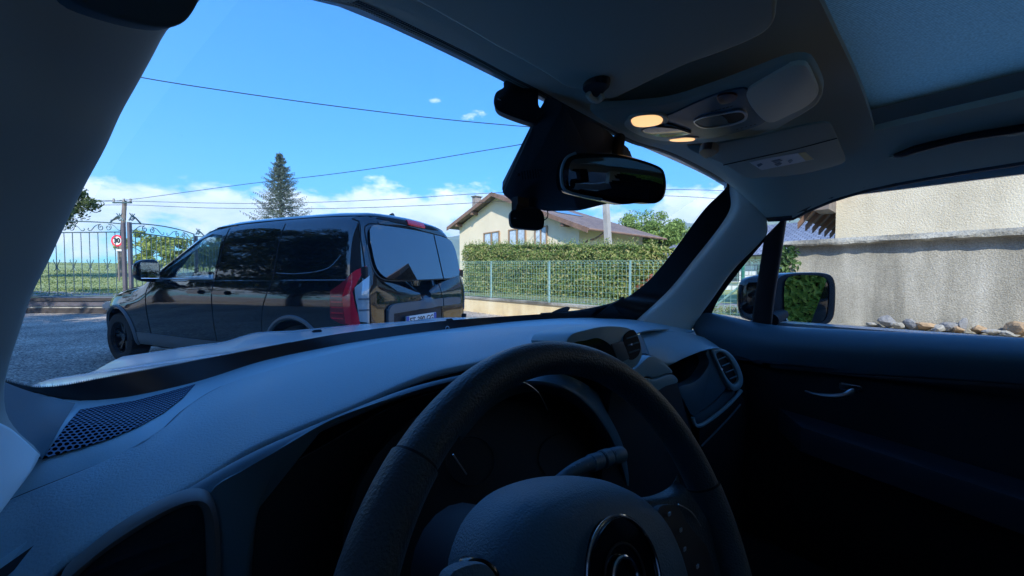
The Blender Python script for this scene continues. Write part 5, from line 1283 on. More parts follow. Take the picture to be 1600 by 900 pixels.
# side trim between pillar and grille
loft('pillar_foot', [PX([(-8, 590, dict(y=.70)), (30, 606, dict(y=.73)), (75, 620, dict(y=.77)), (118, 630, dict(y=.80))]), PX([(-15, 640, dict(y=.66)), (25, 650, dict(y=.69)), (60, 655, dict(y=.72)), (98, 662, dict(y=.75))]), PX([(-10, 690, dict(y=.63)), (25, 700, dict(y=.65)), (50, 708, dict(y=.67)), (66, 716, dict(y=.69))])], M['fascia'], dash, 16, 10)
# face below the pad
A3 = PX([(-60, 1010, dict(y=.550)), (68, 920, dict(y=.550)), (150, 857, dict(y=.55)), (212, 817, dict(y=.55)), (300, 760, dict(y=.55)), (356, 727, dict(y=.55)), (417, 696, dict(y=.55)), (510, 656, dict(y=.56)), (627, 610, dict(y=.57)), (701, 590, dict(y=.575)), (800, 570, dict(y=.575)), (870, 556, dict(y=.55))])
A3b = PX([(-60, 1060, dict(y=.535)), (90, 950, dict(y=.53)), (170, 885, dict(y=.525)), (230, 840, dict(y=.525)), (300, 790, dict(y=.525)), (356, 750, dict(y=.528)), (420, 712, dict(y=.53)), (505, 669, dict(y=.54)), (620, 620, dict(y=.55)), (700, 597, dict(y=.56)), (800, 578, dict(y=.56)), (870, 563, dict(y=.54))])
loft('fascia_ledge', [[p + V((0, .03, -.022)) for p in A3], A3, [p.lerp(q, .4) + V((0, -.004, .002)) for p, q in zip(A3, A3b)], A3b], M['fascia'], dash, 80, 12)
# vertical fascia left with cluster recess contour
IN = PX([(627, 622, dict(y=.555)), (533, 657, dict(y=.55)), (487, 685, dict(y=.545)), (440, 727, dict(y=.54)), (412, 765, dict(y=.535)), (392, 830, dict(y=.53)), (384, 900, dict(y=.53)), (380, 1000, dict(y=.53))])
OUT = PX([(625, 617, dict(y=.55)), (520, 655, dict(y=.54)), (440, 700, dict(y=.532)), (380, 735, dict(y=.528)), (330, 768, dict(y=.525)), (320, 830, dict(y=.52)), (318, 900, dict(y=.52)), (300, 1000, dict(y=.52))])
loft('fascia_face', [[p + V((.02, .10, -.01)) for p in IN], [p + V((.006, .02, -.004)) for p in IN], IN, [p.lerp(q, .5) + V((0, -.003, 0)) for p, q in zip(IN, OUT)], OUT], M['fascia'], dash, 50, 24)
loft('fascia_face', [A3b[1:8], PX([(60, 1010, dict(y=.535)), (130, 970, dict(y=.535)), (200, 935, dict(y=.535)), (260, 910, dict(y=.538)), (322, 880, dict(y=.54)), (350, 860, dict(y=.54)), (400, 800, dict(y=.545))])], M['fascia'], dash, 40, 6)
# cluster cavity: dark box behind the wheel
rows_c = [PX([(360, 780, dict(y=.60)), (520, 690, dict(y=.62)), (640, 625, dict(y=.64)), (870, 570, dict(y=.62)), (960, 565, dict(y=.6)), (1080, 620, dict(y=.55))]), PX([(360, 1000, dict(y=.55)), (520, 1000, dict(y=.56)), (640, 1000, dict(y=.56)), (870, 1000, dict(y=.56)), (960, 1000, dict(y=.52)), (1120, 1000, dict(y=.5))])]
loft('cluster_recess', rows_c, M['black'], dash, 30, 6, thick=.01)
# instrument cluster hood: arc and dial
cl = loft('cluster_hood', [PX([(700, 640, dict(y=.54)), (760, 592, dict(y=.54)), (830, 577, dict(y=.54)), (900, 592, dict(y=.53)), (950, 630, dict(y=.52)), (985, 690, dict(y=.50)), (1000, 760, dict(y=.49))]),
                          PX([(715, 665, dict(y=.50)), (765, 615, dict(y=.48)), (828, 595, dict(y=.47)), (890, 608, dict(y=.46)), (935, 648, dict(y=.46)), (968, 705, dict(y=.45)), (985, 770, dict(y=.45))]),
                          PX([(720, 690, dict(y=.53)), (770, 635, dict(y=.52)), (828, 612, dict(y=.51)), (885, 625, dict(y=.50)), (925, 662, dict(y=.50)), (955, 715, dict(y=.49)), (970, 775, dict(y=.49))])], M['fascia'], dash, 40, 16)
from_bm('dial_ring_and_glint', tube_bm(resample(PX([(808, 594, dict(y=.455)), (826, 601, dict(y=.455)), (843, 616, dict(y=.455)), (856, 641, dict(y=.455))]), 20), .0008, 6), M['satin'], dash)  # thin bright arc stands for the highlight on the cluster hood
dpl = (P(820, 720, y=.52), V((0, -1, .35)))
panel('instrument_panel', [(560, 760), (640, 660), (740, 625), (880, 640), (950, 720), (960, 900), (560, 900)], dpl, .02, M['black'], dash, .002)
for c_, r_ in (((735, 720), 38), ((880, 715), 38)):
    pts = [P(c_[0] + r_ * math.cos(a), c_[1] + r_ * math.sin(a), pl=(dpl[0] + dpl[1].normalized() * .003, dpl[1])) for a in [2 * math.pi * k / 40 for k in range(40)]]
    from_bm('dial_ring_and_glint', tube_bm(pts, .0010, 5, True), M['dark'], dash)

# left air vent at the bottom edge of the picture
vpl = (P(250, 850, y=.505), V((0.05, -1, 0)))
vo = [(90, 915), (130, 875), (180, 836), (230, 805), (280, 781), (312, 775), (330, 782), (340, 805), (344, 850), (345, 920), (345, 1000), (90, 1000)]
bz = [(112, 915), (150, 875), (195, 843), (240, 815), (283, 793), (305, 789), (315, 797), (320, 820), (322, 860), (323, 920), (323, 990), (105, 990)]
def frame(name, outer, inner, pl, depth, m, parent, lift=0, n=90, rnd_=.3):
    p0, nn = pl; nn = nn.normalized(); nn = nn if nn.dot(CAM - p0) > 0 else -nn
    O = resample([P(a, b, pl=(p0, nn)) for a, b in outer], n, True); I = resample([P(a, b, pl=(p0, nn)) for a, b in inner], n, True)
    rows = [[p - nn * depth for p in O], O, [p.lerp(q, .35) + nn * lift for p, q in zip(O, I)], [p.lerp(q, .8) + nn * lift * .6 for p, q in zip(O, I)], I, [p - nn * depth for p in I]]
    bm = grid_bm(rows, True); face_cam(bm); return from_bm(name, bm, m, parent, ang=60)
M['ventbezel'] = mat('warm_vent_bezel', (.10, .095, .09), .45)
av = frame('air_vent', vo, bz, vpl, .02, M['ventbezel'], dash, .004)
panel('vent_well', bz, (vpl[0] + V((0, .005, 0)), vpl[1]), .01, M['black'], av, 0)
for k in range(4):
    y0 = 845 + k * 34; q = PX([(120, y0 + 60, dict(y=.503)), (220, y0 + 18, dict(y=.503)), (300, y0 - 10, dict(y=.503))])
    loft('slat', [q, [p + V((0, .014, .004)) for p in q]], M['dark'], av, 12, 3, thick=.003)
# demister slot, far left
sl_ = panel('demister_slot', [(-30, 900), (30, 853), (95, 812), (150, 778), (163, 770), (157, 781), (120, 812), (60, 858), (-10, 912)], (P(80, 840, y=.60), V((.25, -.75, .6))), .012, M['dash2'], dash, .003)
panel('slot_opening', [(-30, 912), (30, 868), (95, 823), (140, 792), (120, 812), (60, 860), (-10, 915)], (P(80, 840, y=.596), V((.25, -.75, .6))), .004, M['black'], sl_, 0)

# ---- centre display housing
cpl = (P(950, 545, y=.455), V((-.15, -1, .12)))
dh = panel('display_housing', [(890, 545), (885, 534), (893, 522), (915, 515), (947, 509), (979, 511), (994, 519), (1002, 536), (1004, 556), (994, 573), (975, 581), (950, 578), (920, 570)], cpl, .12, M['dash2'], dash, .006)
panel('display_recess', [(884, 545), (899, 535), (915, 532), (932, 528), (944, 532), (955, 541), (962, 556), (966, 572), (950, 574), (915, 566)], cpl, .004, M['gloss'], dh, 0.0, lift=.002)
panel('display_bezel', [(956, 538), (974, 533), (984, 560), (968, 568)], cpl, .004, M['vgrey'], dh, .0008, closed_smooth=False, lift=.004)
panel('vent_well', [(975, 530), (982, 519), (991, 516), (998, 530), (1001, 545), (996, 557), (984, 561)], cpl, .004, M['black'], dh, .0, lift=.003)
for k in range(3):
    q = [P(979 + k * 2, 529 + k * 11, pl=(cpl[0] + V((0, -.008, 0)), cpl[1])), P(996 + k * 1.5, 524 + k * 11, pl=(cpl[0] + V((0, -.008, 0)), cpl[1]))]
    from_bm('slat', tube_bm(q, .0016, 6), M['fascia'], dh)
from_bm('vent_knob', cyl_bm(P(987, 538, pl=(cpl[0] + V((0, -.012, 0)), cpl[1])), P(987, 538, pl=(cpl[0] + V((0, -.018, 0)), cpl[1])), .0022, 10), M['chrome'], dh)
panel('tray_button', [(925, 515), (936, 513), (946, 516), (937, 519)], (P(935, 516, z=1.083), V((0, -.4, 1))), .002, M['dark'], dh, .0)
# ---- centre stack below
csl = (P(1010, 600, y=.44), V((-.25, -1, .15)))
panel('centre_stack', [(965, 578), (992, 573), (1006, 560), (1015, 552), (1032, 560), (1044, 571), (1058, 592), (1075, 650), (1095, 715), (1098, 760), (1120, 1000), (940, 1000), (950, 650)], (csl[0] + V((0, .03, 0)), csl[1]), .08, M['dark'], dash, .01)
panel('centre_ledge', [(972, 582), (992, 576), (1008, 562), (1018, 556), (1030, 560), (1043, 571), (1052, 582), (1040, 584), (1022, 590), (1010, 588), (995, 597)], csl, .03, M['dash2'], dash, .004)
panel('centre_ledge', [(995, 599), (1010, 591), (1022, 593), (1040, 587), (1053, 586), (1060, 597), (1040, 604), (1014, 617)], (csl[0] + V((0, -.005, 0)), csl[1]), .02, M['dash2'], dash, .003)
# ---- passenger side: dash roll, face, shelf, grab bar, vent
R0 = PX([(990, 512, dict(z=1.040)), (1040, 517, dict(z=1.032)), (1075, 520, dict(x=.655)), (1100, 527, dict(x=.69))])
R1 = PX([(1000, 520, dict(z=1.035)), (1050, 525, dict(z=1.022)), (1095, 530, dict(x=.64)), (1120, 540, dict(x=.67))])
R2 = PX([(1010, 540, dict(y=.50)), (1050, 545, dict(y=.49)), (1105, 540, dict(y=.46)), (1138, 556, dict(x=.66))])
R3 = PX([(1015, 560, dict(y=.475)), (1045, 569, dict(y=.47)), (1067, 560, dict(y=.46)), (1101, 547, dict(y=.44)), (1128, 545, dict(y=.43)), (1148, 563, dict(x=.66))])
loft('passenger_dash_top', [R0, R1, R2, R3, [p + V((.0, .03, -.012)) for p in R3]], M['dash2'], dash, 50, 24)
PF = [PX([(1012, 566, dict(y=.55)), (1060, 560, dict(y=.54)), (1110, 548, dict(y=.52)), (1150, 560, dict(x=.70))]), PX([(1020, 640, dict(y=.54)), (1065, 650, dict(y=.53)), (1110, 640, dict(y=.51)), (1165, 600, dict(x=.70))]), PX([(1040, 760, dict(y=.50)), (1085, 760, dict(y=.50)), (1120, 730, dict(y=.48)), (1170, 660, dict(x=.70))])]
loft('passenger_recess', PF, M['dark'], dash, 30, 10, thick=.01)
ppl = (P(1110, 610, y=.44), V((-.35, -1, .12)))
gb_ = panel('grab_bar', [(1060, 606), (1078, 600), (1092, 592), (1103, 578), (1108, 566), (1103, 552), (1110, 547), (1124, 547), (1118, 556), (1121, 570), (1128, 588), (1136, 602), (1128, 616), (1110, 632), (1096, 642), (1083, 650), (1070, 630)], ppl, .035, M['fascia'], dash, .006)
fr = frame('air_vent', [(1112, 548), (1128, 545), (1143, 554), (1155, 572), (1161, 592), (1158, 605), (1147, 611), (1136, 601), (1127, 584), (1119, 566)], [(1119, 553), (1128, 551), (1139, 560), (1149, 576), (1154, 592), (1150, 600), (1145, 600), (1137, 592), (1129, 578), (1122, 563)], (ppl[0] + V((0, -.006, 0)), ppl[1]), .02, M['dash2'], dash, .003)
panel('vent_well', [(1119, 553), (1128, 551), (1139, 560), (1149, 576), (1154, 592), (1150, 600), (1145, 600), (1137, 592), (1129, 578), (1122, 563)], (ppl[0] + V((0, .002, 0)), ppl[1]), .006, M['black'], fr, 0)
for k in range(4):
    vp = (ppl[0] + V((0, -.004, 0)), ppl[1]); from_bm('slat', tube_bm([P(1122 + k * 6, 562 + k * 10, pl=vp), P(1134 + k * 6, 557 + k * 10, pl=vp)], .0018, 6), M['fascia'], fr)
from_bm('vent_knob', cyl_bm(P(1128, 577, pl=(vp[0] + V((0, -.005, 0)), vp[1])), P(1128, 577, pl=(vp[0] + V((0, -.010, 0)), vp[1])), .003, 10), M['chrome'], fr)
rimp = resample([P(a, b, pl=ppl) for a, b in [(1082, 652), (1086, 664), (1094, 665), (1112, 654), (1133, 637), (1148, 622), (1158, 610)]], 30)
from_bm('shelf_rim', tube_bm(rimp, .0055, 8), M['dash2'], dash)
from_bm('shelf_rim', tube_bm(resample([P(a, b, pl=ppl) for a, b in [(1096, 697), (1115, 678), (1138, 654), (1157, 632)]], 20), .0025, 8), M['fascia'], dash)
panel('shelf_floor', [(1084, 652), (1098, 642), (1120, 626), (1138, 606), (1150, 612), (1133, 636), (1094, 662), (1087, 662)], (ppl[0] + V((0, .012, 0)), ppl[1]), .01, M['fascia'], dash, .002)
panel('glovebox', [(1093, 672), (1120, 652), (1160, 615), (1166, 640), (1164, 700), (1150, 1000), (1100, 1000), (1098, 740)], (ppl[0] + V((0, .02, 0)), ppl[1]), .03, M['black'], dash, .006)
sp2 = on_mesh(next(o for o in dash.children if o.name.startswith('passenger_dash_top')), [(1060, 522), (1078, 520), (1098, 525), (1106, 531), (1090, 531), (1074, 529)], .001)
if len(sp2) > 4: from_bm('side_demister', poly_prism(resample(sp2, 24, True), V((0, 0, -.004))), M['dark'], dash, smooth=False)

# ---- steering wheel
sw = empty('steering_wheel', (-.427, .159, .962)); sw.parent = car; sw.matrix_basis = Matrix.Translation((-.427, .159, .962))
CW = V((-.427, .159, .962)); TA = R_(24.7); EU = V((0, math.sin(TA), math.cos(TA))); EX = V((1, 0, 0)); EN = EX.cross(EU)   # EN towards the driver
if EN.dot(CAM - CW) < 0: EN = -EN
RW = .1815
def wp_(a, r=RW, n=0): return CW + (EX * math.sin(a) + EU * math.cos(a)) * r + EN * n
def rim_part(a0, a1, name, m, k=60, rx=.0165, ry=.0150):
    rows = []
    for i in range(k + 1):
        a = a0 + (a1 - a0) * i / k; c = wp_(a); rad = (c - CW).normalized()
        rows.append([c + rad * math.cos(t) * ry + EN * math.sin(t) * rx for t in [2 * math.pi * q / 20 for q in range(20)]])
    bm = grid_bm(rows, True); bmesh.ops.recalc_face_normals(bm, faces=bm.faces); return from_bm(name, bm, m, sw)
s0 = R_(-42); s1 = R_(84)
rim_part(s0, s1, 'rim', M['leather']); rim_part(s1 + .008, 2 * math.pi + s0 - .008, 'rim', M['leather'], 80, .0180, .0165)
rim_part(s0 - .01, s0 + .002, 'rim_seam', M['black'], 3, .0168, .0153); rim_part(s1 - .002, s1 + .01, 'rim_seam', M['black'], 3, .0168, .0153)
# airbag cover: dome grown from its visible outline
DH = -.035
def wplane(n): return (CW + EN * n, EN)
ol = [(735, 905), (742, 860), (762, 812), (800, 772), (850, 750), (900, 742), (950, 750), (990, 770), (1018, 800), (1040, 845), (1055, 900), (1060, 980), (1000, 1100), (850, 1100), (760, 1020)]
NB = -.022; cc = P(925, 930, pl=wplane(NB))
def ringpl(sc, n): return [cc + (P(a, b, pl=wplane(NB)) - cc) * sc + EN * (n - NB) for a, b in ol]
rows = [resample(ringpl(s_, n_), 80, True) for s_, n_ in ((1.0, -.055), (1.0, -.034), (.985, -.022), (.94, -.010), (.86, .002), (.72, .012), (.52, .018), (.3, .020), (.05, .020))]
bm = grid_bm(rows, True); bm.verts.ensure_lookup_table(); bm.faces.new(bm.verts[-80:]); face_cam(bm); ab = from_bm('airbag_cover', bm, M['airbag'], sw, ang=180)
# emblem: rings lying on the dome, centre px about (978, 905)
epl = wplane(.027)
def ering(rx, name, m, tr, k=60, n=0.0, cx=978, cy=900, ry=None, part=(0, 1)):
    c = P(cx, cy, pl=wplane(.027 + n)); rr = rx
    pts = [c + (EX * math.sin(a) + EU * math.cos(a)) * rr for a in [2 * math.pi * (part[0] + (part[1] - part[0]) * q / k) for q in range(k)]]
    return from_bm(name, tube_bm(pts, tr, 8, part == (0, 1)), m, sw)
c0 = P(978, 905, pl=wplane(.022))
from_bm('emblem_disc', cyl_bm(c0 - EN * .012, c0 + EN * .003, .0375, 48), M['gloss'], sw)
ering(.038, 'emblem_ring', M['chrome'], .0012, cy=905, n=-.001)
ering(.021, 'emblem_ring', M['dark'], .0009, cy=905, n=-.001)
ering(.0125, 'emblem_ring', M['chrome'], .0016, cy=905, n=.001)
# spokes
def wpx(a, b, n): return P(a, b, pl=wplane(n))
loft('spoke', [[wpx(990, 778, -.03), wpx(1015, 775, -.025), wpx(1040, 765, -.015), wpx(1056, 750, -.002)], [wpx(1000, 788, -.012), wpx(1020, 785, -.01), wpx(1048, 782, -.004), wpx(1078, 770, .004)], [wpx(1030, 900, -.01), wpx(1060, 900, -.008), wpx(1100, 880, -.004), wpx(1125, 850, .0)], [wpx(1040, 980, -.01), wpx(1070, 980, -.008), wpx(1110, 960, -.004), wpx(1150, 940, .0)]], M['leather'], sw, 20, 20, thick=.012)
bp = panel('button_pad', [(1028, 800), (1050, 788), (1072, 800), (1092, 825), (1108, 860), (1118, 910), (1070, 930), (1050, 880)], wplane(-.002), .01, M['dark'], sw, .002)
for k, (a, b) in enumerate(((1046, 803), (1064, 828), (1070, 858), (1090, 885), (1080, 905))):
    q = wpx(a, b, .001); from_bm('button_mark', box_bm(q, (.0035, .0012, .0030)), M['print'], bp, smooth=False)
loft('spoke', [[wpx(640, 905, 0), wpx(690, 905, -.01), wpx(740, 905, -.02)], [wpx(630, 980, 0), wpx(690, 985, -.01), wpx(760, 985, -.02)], [wpx(640, 1100, 0), wpx(700, 1100, -.01), wpx(780, 1090, -.02)]], M['leather'], sw, 12, 12, thick=.012)
panel('horn_button', [(700, 905), (712, 890), (735, 881), (757, 880), (772, 892), (780, 910), (780, 940), (705, 940)], wplane(.004), .012, M['airbag'], sw, .003)
panel('button_surround', [(728, 884), (735, 872), (755, 872), (775, 885), (785, 905), (785, 940), (730, 940)], wplane(-.004), .01, M['gloss'], sw, .002)
from_bm('spoke_trim', tube_bm(resample([wpx(1060, 788, .003), wpx(1080, 800, .003), wpx(1095, 822, .003)], 12), .0007, 6), M['satin'], sw)
from_bm('column', tube_bm([CW - EN * .05, CW - EN * .22], [.05, .06], 20), M['black'], sw)
from_bm('paddle_edge', tube_bm(resample(PX([(708, 710, dict(y=.27)), (718, 725, dict(y=.27)), (729, 741, dict(y=.27))]), 10), .0007, 6), M['satin'], sw)
# wiper stalk
st0 = P(855, 765, y=.33); st1 = P(908, 722, y=.325); st2 = P(975, 706, y=.32)
stalk = from_bm('wiper_stalk', tube_bm(resample([P(845, 775, y=.335), P(885, 742, y=.33), P(910, 728, y=.327), P(938, 718, y=.325)], 16), [.006 + .005 * k / 15 for k in range(16)], 16), M['fascia'], car)
tubes = [(P(922, 724, y=.326), P(938, 719, y=.325), .0118), (P(940, 718, y=.325), P(952, 714, y=.324), .0128), (P(953.5, 714, y=.324), P(972, 709, y=.323), .0122)]
for a, b, r in tubes:
    d = (b - a); from_bm('stalk_ring', tube_bm([a, a + d * .08, a + d * .9, b], [r * .88, r, r, r * .86], 20), M['fascia'], stalk)
bpy.context.view_layer.update()
_st = [o for o in [stalk] + list(stalk.children)]
for (a, b, k_) in ((898, 729, 0), (906, 724, 2), (919, 727, 1), (931, 719, 2), (938, 712, 0), (941, 722, 1), (948, 709, 2), (962, 706, 0), (964, 713, 1)):
    hits = [h for o in _st for h in on_mesh(o, [(a, b)], .0004)]
    if not hits: continue
    q = min(hits, key=lambda h: (h - CAM).length)
    if k_ == 0: g_ = tube_bm([q + (RIGHT * math.cos(t) + UP * math.sin(t)) * .0017 for t in [2 * math.pi * k / 10 for k in range(10)]], .0003, 4, True)
    elif k_ == 1: g_ = tube_bm([q - UP * .0016, q + UP * .0016], .0003, 4)
    else: g_ = tube_bm([q + (RIGHT * x_ + UP * y_) * .0018 for x_, y_ in ((-1, -.6), (1, -.6), (.6, .8), (-.6, .8))], .0003, 4, True)
    from_bm('stalk_symbol', g_, M['print'], stalk)

# ---- left windscreen pillar (large, near)
EPX = [(330, -60, .40), (312, 0, .42), (265, 41, .44), (240, 85, .455), (218, 125, .468), (190, 175, .485), (165, 230, .50), (135, 285, .52), (105, 345, .54), (75, 410, .56), (50, 460, .58), (30, 520, .61), (14, 570, .64), (6, 610, .66), (10, 650, .66), (32, 682, .655), (50, 697, .65), (63, 711, .645)]
E_ = [P(a, b, y=y) for a, b, y in EPX]
secs = [(-.020, .05, -.004), (-.011, .03, 0), (-.0, 0, 0), (-.006, -.022, 0), (-.026, -.050, 0), (-.060, -.080, 0), (-.10, -.10, 0), (-.15, -.115, 0), (-.22, -.12, 0)]
rows = [[p + V(o) * (1.0 if i < 13 else 1.0) for i, p in enumerate(E_)] for o in secs]
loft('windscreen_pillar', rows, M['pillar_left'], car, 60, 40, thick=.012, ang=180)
# sail shaped foot of the pillar trim, window light painted into its colour
loft('pillar_sail', [PX([(-60, 560, dict(y=.52)), (-30, 640, dict(y=.52)), (20, 672, dict(y=.60)), (63, 711, dict(y=.628))]), PX([(-60, 700, dict(y=.48)), (-30, 730, dict(y=.49)), (10, 745, dict(y=.56)), (48, 738, dict(y=.60))]), PX([(-80, 900, dict(y=.44)), (-40, 850, dict(y=.47)), (0, 802, dict(y=.545)), (20, 775, dict(y=.57))])], M['sail'], car, 30, 20, thick=.01, ang=180)
# driver's door below the window and its sill (mostly outside the picture)
from_bm('door_panel', box_bm(V((-.80, -.15, .74)), (.05, 1.15, .60), bevel=.015), M['dark'], car)

panel('visor_end', [(60, -70), (92, -20), (112, 2), (150, 18), (200, 33), (240, 41), (268, 42), (288, 35), (302, 20), (314, -5), (322, -70)], (P(230, 10, t=.20), V((.3, -.95, -.25))), .02, mat('visor_edge_vinyl', (.05, .085, .10), .85), car, .010, ang=60)

# ---- right windscreen pillar trim
TR = PX([(1198, 342, dict(x=.665)), (1197, 367, dict(x=.68)), (1147, 420, dict(x=.70)), (1112, 468, dict(x=.72)), (1094, 493, dict(x=.725)), (1078, 520, dict(x=.71))])
TLs = PX([(1143, 287, dict(x=.59)), (1150, 318, dict(x=.612)), (1136, 349, dict(x=.62)), (1091, 405, dict(x=.635)), (1046, 459, dict(x=.635)), (996, 503, dict(y=.75))])
def midr(f, o): return [a.lerp(b, f) + V(o) for a, b in zip(resample(TLs, 20), resample(TR, 20))]
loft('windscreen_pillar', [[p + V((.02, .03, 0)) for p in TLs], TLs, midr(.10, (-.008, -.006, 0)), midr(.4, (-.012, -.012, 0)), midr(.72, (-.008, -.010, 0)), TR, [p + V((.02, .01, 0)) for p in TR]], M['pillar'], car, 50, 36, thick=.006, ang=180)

# ---- roof lining: rows from the header backwards
def lrow(y, zc, rx, rz, drop=.0):
    return [V((-.74, y, rz - .05)), V((-.66, y, rz)), V((-.55, y, zc - .02)), V((-.3, y, zc - .004)), V((0, y, zc)), V((.3, y, zc - .004)), V((.50, y, zc - .022)), V((rx - .05, y, rz + .035)), V((rx, y, rz))]
Wt = PX([(1240, 340, dict(x=.662)), (1258, 330, dict(x=.66)), (1300, 312, dict(x=.655)), (1350, 297, dict(x=.645)), (1400, 286, dict(x=.64)), (1500, 268, dict(x=.635)), (1600, 252, dict(x=.63)), (1750, 226, dict(x=.62))])
hd_ = list(HD)
hdx = [V((-.72, .43, 1.40)), V((-.62, .43, 1.47))] + hd_[1:]
rowsL = [[p + V((0, .015, .0)) for p in hdx], hdx]
cz = 1.522
e1 = P(1163, 310, x=.635); e2 = P(1198, 343, x=.668)
def rowto(y, zc, end): 
    return [V((-.74, y, 1.39)), V((-.66, y, 1.445)), V((-.55, y, zc - .02)), V((-.3, y, zc - .003)), V((0, y, zc)), V((.25, y, zc - .006)), V((.45, y + (end.y - y) * .3, (zc * .6 + end.z * .4))), V(((end.x + .45) / 2, y + (end.y - y) * .7, zc * .25 + end.z * .75 + .005)), end]
rowsL.append(rowto(.415, 1.515, e1)); rowsL.append(rowto(.36, 1.522, e2))
for p in Wt: rowsL.append(rowto(min(p.y, .33), 1.53, p))
rowsL.append(rowto(-.6, 1.53, V((.62, -.6, 1.43)))); rowsL.append(rowto(-1.2, 1.52, V((.62, -1.2, 1.42)))); rowsL.append(rowto(-1.95, 1.48, V((.62, -1.95, 1.40))))
rl_ = loft('roof_lining', rowsL, M['lining'], car, 70, None, thick=.012, ang=180)
edge = [p for p in [e2] + Wt] + [V((.62, -.6, 1.43)), V((.62, -1.2, 1.42))]
loft('window_rail', [[p + V((-.012, 0, .004)) for p in edge], edge, [p + V((.012, 0, -.006)) for p in edge], [p + V((.035, 0, .004)) for p in edge]], M['dark'], car, 50, 9, thick=.004)
sunx = (-.47, .41); suny = (-.85, .112)
c_ = bmesh.new(); box_bm(V(((sunx[0] + sunx[1]) / 2, (suny[0] + suny[1]) / 2, 1.55)), (sunx[1] - sunx[0], suny[1] - suny[0], .3), bm=c_); boolean(rl_, [c_])
for p in rl_.data.polygons: p.use_smooth = True
rl_.data.set_sharp_from_angle(angle=R_(40))
# outer roof skin with the same opening
rows = [[V((x, y, 1.60 - .10 * (x / .66) ** 4 - .03 * max(0, (y - .1)) / .35 - .03 * max(0, -y - 1) ** 2)) for x in (-.70, -.66, -.55, -.3, 0, .3, .55, .66, .70)] for y in (.455, .3, .1, -.3, -.8, -1.3, -1.95)]
bm = grid_bm(rows); face_cam(bm, V((0, 0, 0))); solidify(bm, .012); rs = from_bm('roof', bm, M['carpaint'], car)
c_ = bmesh.new(); box_bm(V((-.03, -.37, 1.6)), (.86, .93, .3), bm=c_); boolean(rs, [c_])
# dark closing strip between lining and skin at the sides
for s in (-1, 1): from_bm('roof_rail', box_bm(V((s * .715, -.78, 1.48)), (.05, 2.3, .12), bevel=.02), M['carpaint'], car)
for s in (1,): from_bm('roof_rail', tube_bm(resample([V((.70, .38, 1.42)), V((.665, .455, 1.50)), V((.5, .50, 1.545)), V((0, .52, 1.565)), V((-.5, .48, 1.555)), V((-.7, .44, 1.48))], 24), .028, 10), M['carpaint'], car)
def shade_mat():
    m = bpy.data.materials.new('sunroof_shade_mesh'); m.use_nodes = True; nt = m.node_tree; N = nt.nodes; L = nt.links; b = N['Principled BSDF']
    b.inputs['Base Color'].default_value = (.13, .17, .2, 1); b.inputs['Roughness'].default_value = .9
    tc = N.new('ShaderNodeTexCoord'); wv = N.new('ShaderNodeTexWave'); wv.inputs['Scale'].default_value = 70; wv.wave_type = 'BANDS'; wv.bands_direction = 'X'; L.new(tc.outputs['Object'], wv.inputs['Vector'])
    ns = N.new('ShaderNodeTexNoise'); ns.inputs['Scale'].default_value = 300; L.new(tc.outputs['Object'], ns.inputs['Vector'])
    mm = N.new('ShaderNodeMixRGB'); mm.blend_type = 'MULTIPLY'; mm.inputs[0].default_value = .35; mm.inputs[1].default_value = (.46, .48, .38, 1); L.new(wv.outputs[0], mm.inputs[2])
    mm2 = N.new('ShaderNodeMixRGB'); mm2.blend_type = 'OVERLAY'; mm2.inputs[0].default_value = .4; L.new(mm.outputs[0], mm2.inputs[1]); L.new(ns.outputs[0], mm2.inputs[2])
    tr = N.new('ShaderNodeBsdfTranslucent'); L.new(mm2.outputs[0], tr.inputs[0]); mx = N.new('ShaderNodeMixShader'); mx.inputs[0].default_value = .5
    L.new(mm2.outputs[0], b.inputs['Base Color']); L.new(b.outputs[0], mx.inputs[1]); L.new(tr.outputs[0], mx.inputs[2]); L.new(mx.outputs[0], N['Material Output'].inputs[0]); return m
M['shade'] = shade_mat()
bm = grid_bm([[V((sunx[0] - .015 + (sunx[1] - sunx[0] + .03) * i / 12, suny[0] - .015 + (suny[1] - suny[0] + .03) * j / 12, 1.546)) for i in range(13)] for j in range(13)])
face_cam(bm); from_bm('sunroof_shade', bm, M['shade'], car, smooth=False)

# ---- driver's sun visor
vz = (P(891, 137, z=1.487), V((.03, .10, -1)))
sv = panel('sun_visor', [(560, -60), (615, -22), (649, 1), (687, 22), (730, 46), (772, 71), (815, 94), (857, 118), (880, 133), (893, 138), (915, 141), (935, 151), (952, 155), (966, 151), (1010, 130), (1070, 102), (1115, 86), (1155, 71), (1197, 50), (1210, 32), (1212, 0), (1212, -60), (1190, -140), (900, -160), (640, -140)], vz, .010, M['visor'], car, .004, ang=60)
clip = (P(930, 145, z=1.478), V((.0, .2, -1)))
vc = panel('visor_clip', [(910, 141), (916, 133), (932, 129), (948, 131), (952, 137), (944, 145), (936, 154), (926, 158), (919, 150)], clip, .012, M['dark'], car, .004)
from_bm('clip_hook', tube_bm(resample([P(919, 146, z=1.474), P(924, 154, z=1.470), P(934, 157, z=1.470), P(942, 149, z=1.474)], 14), .0045, 10), M['console'], vc)
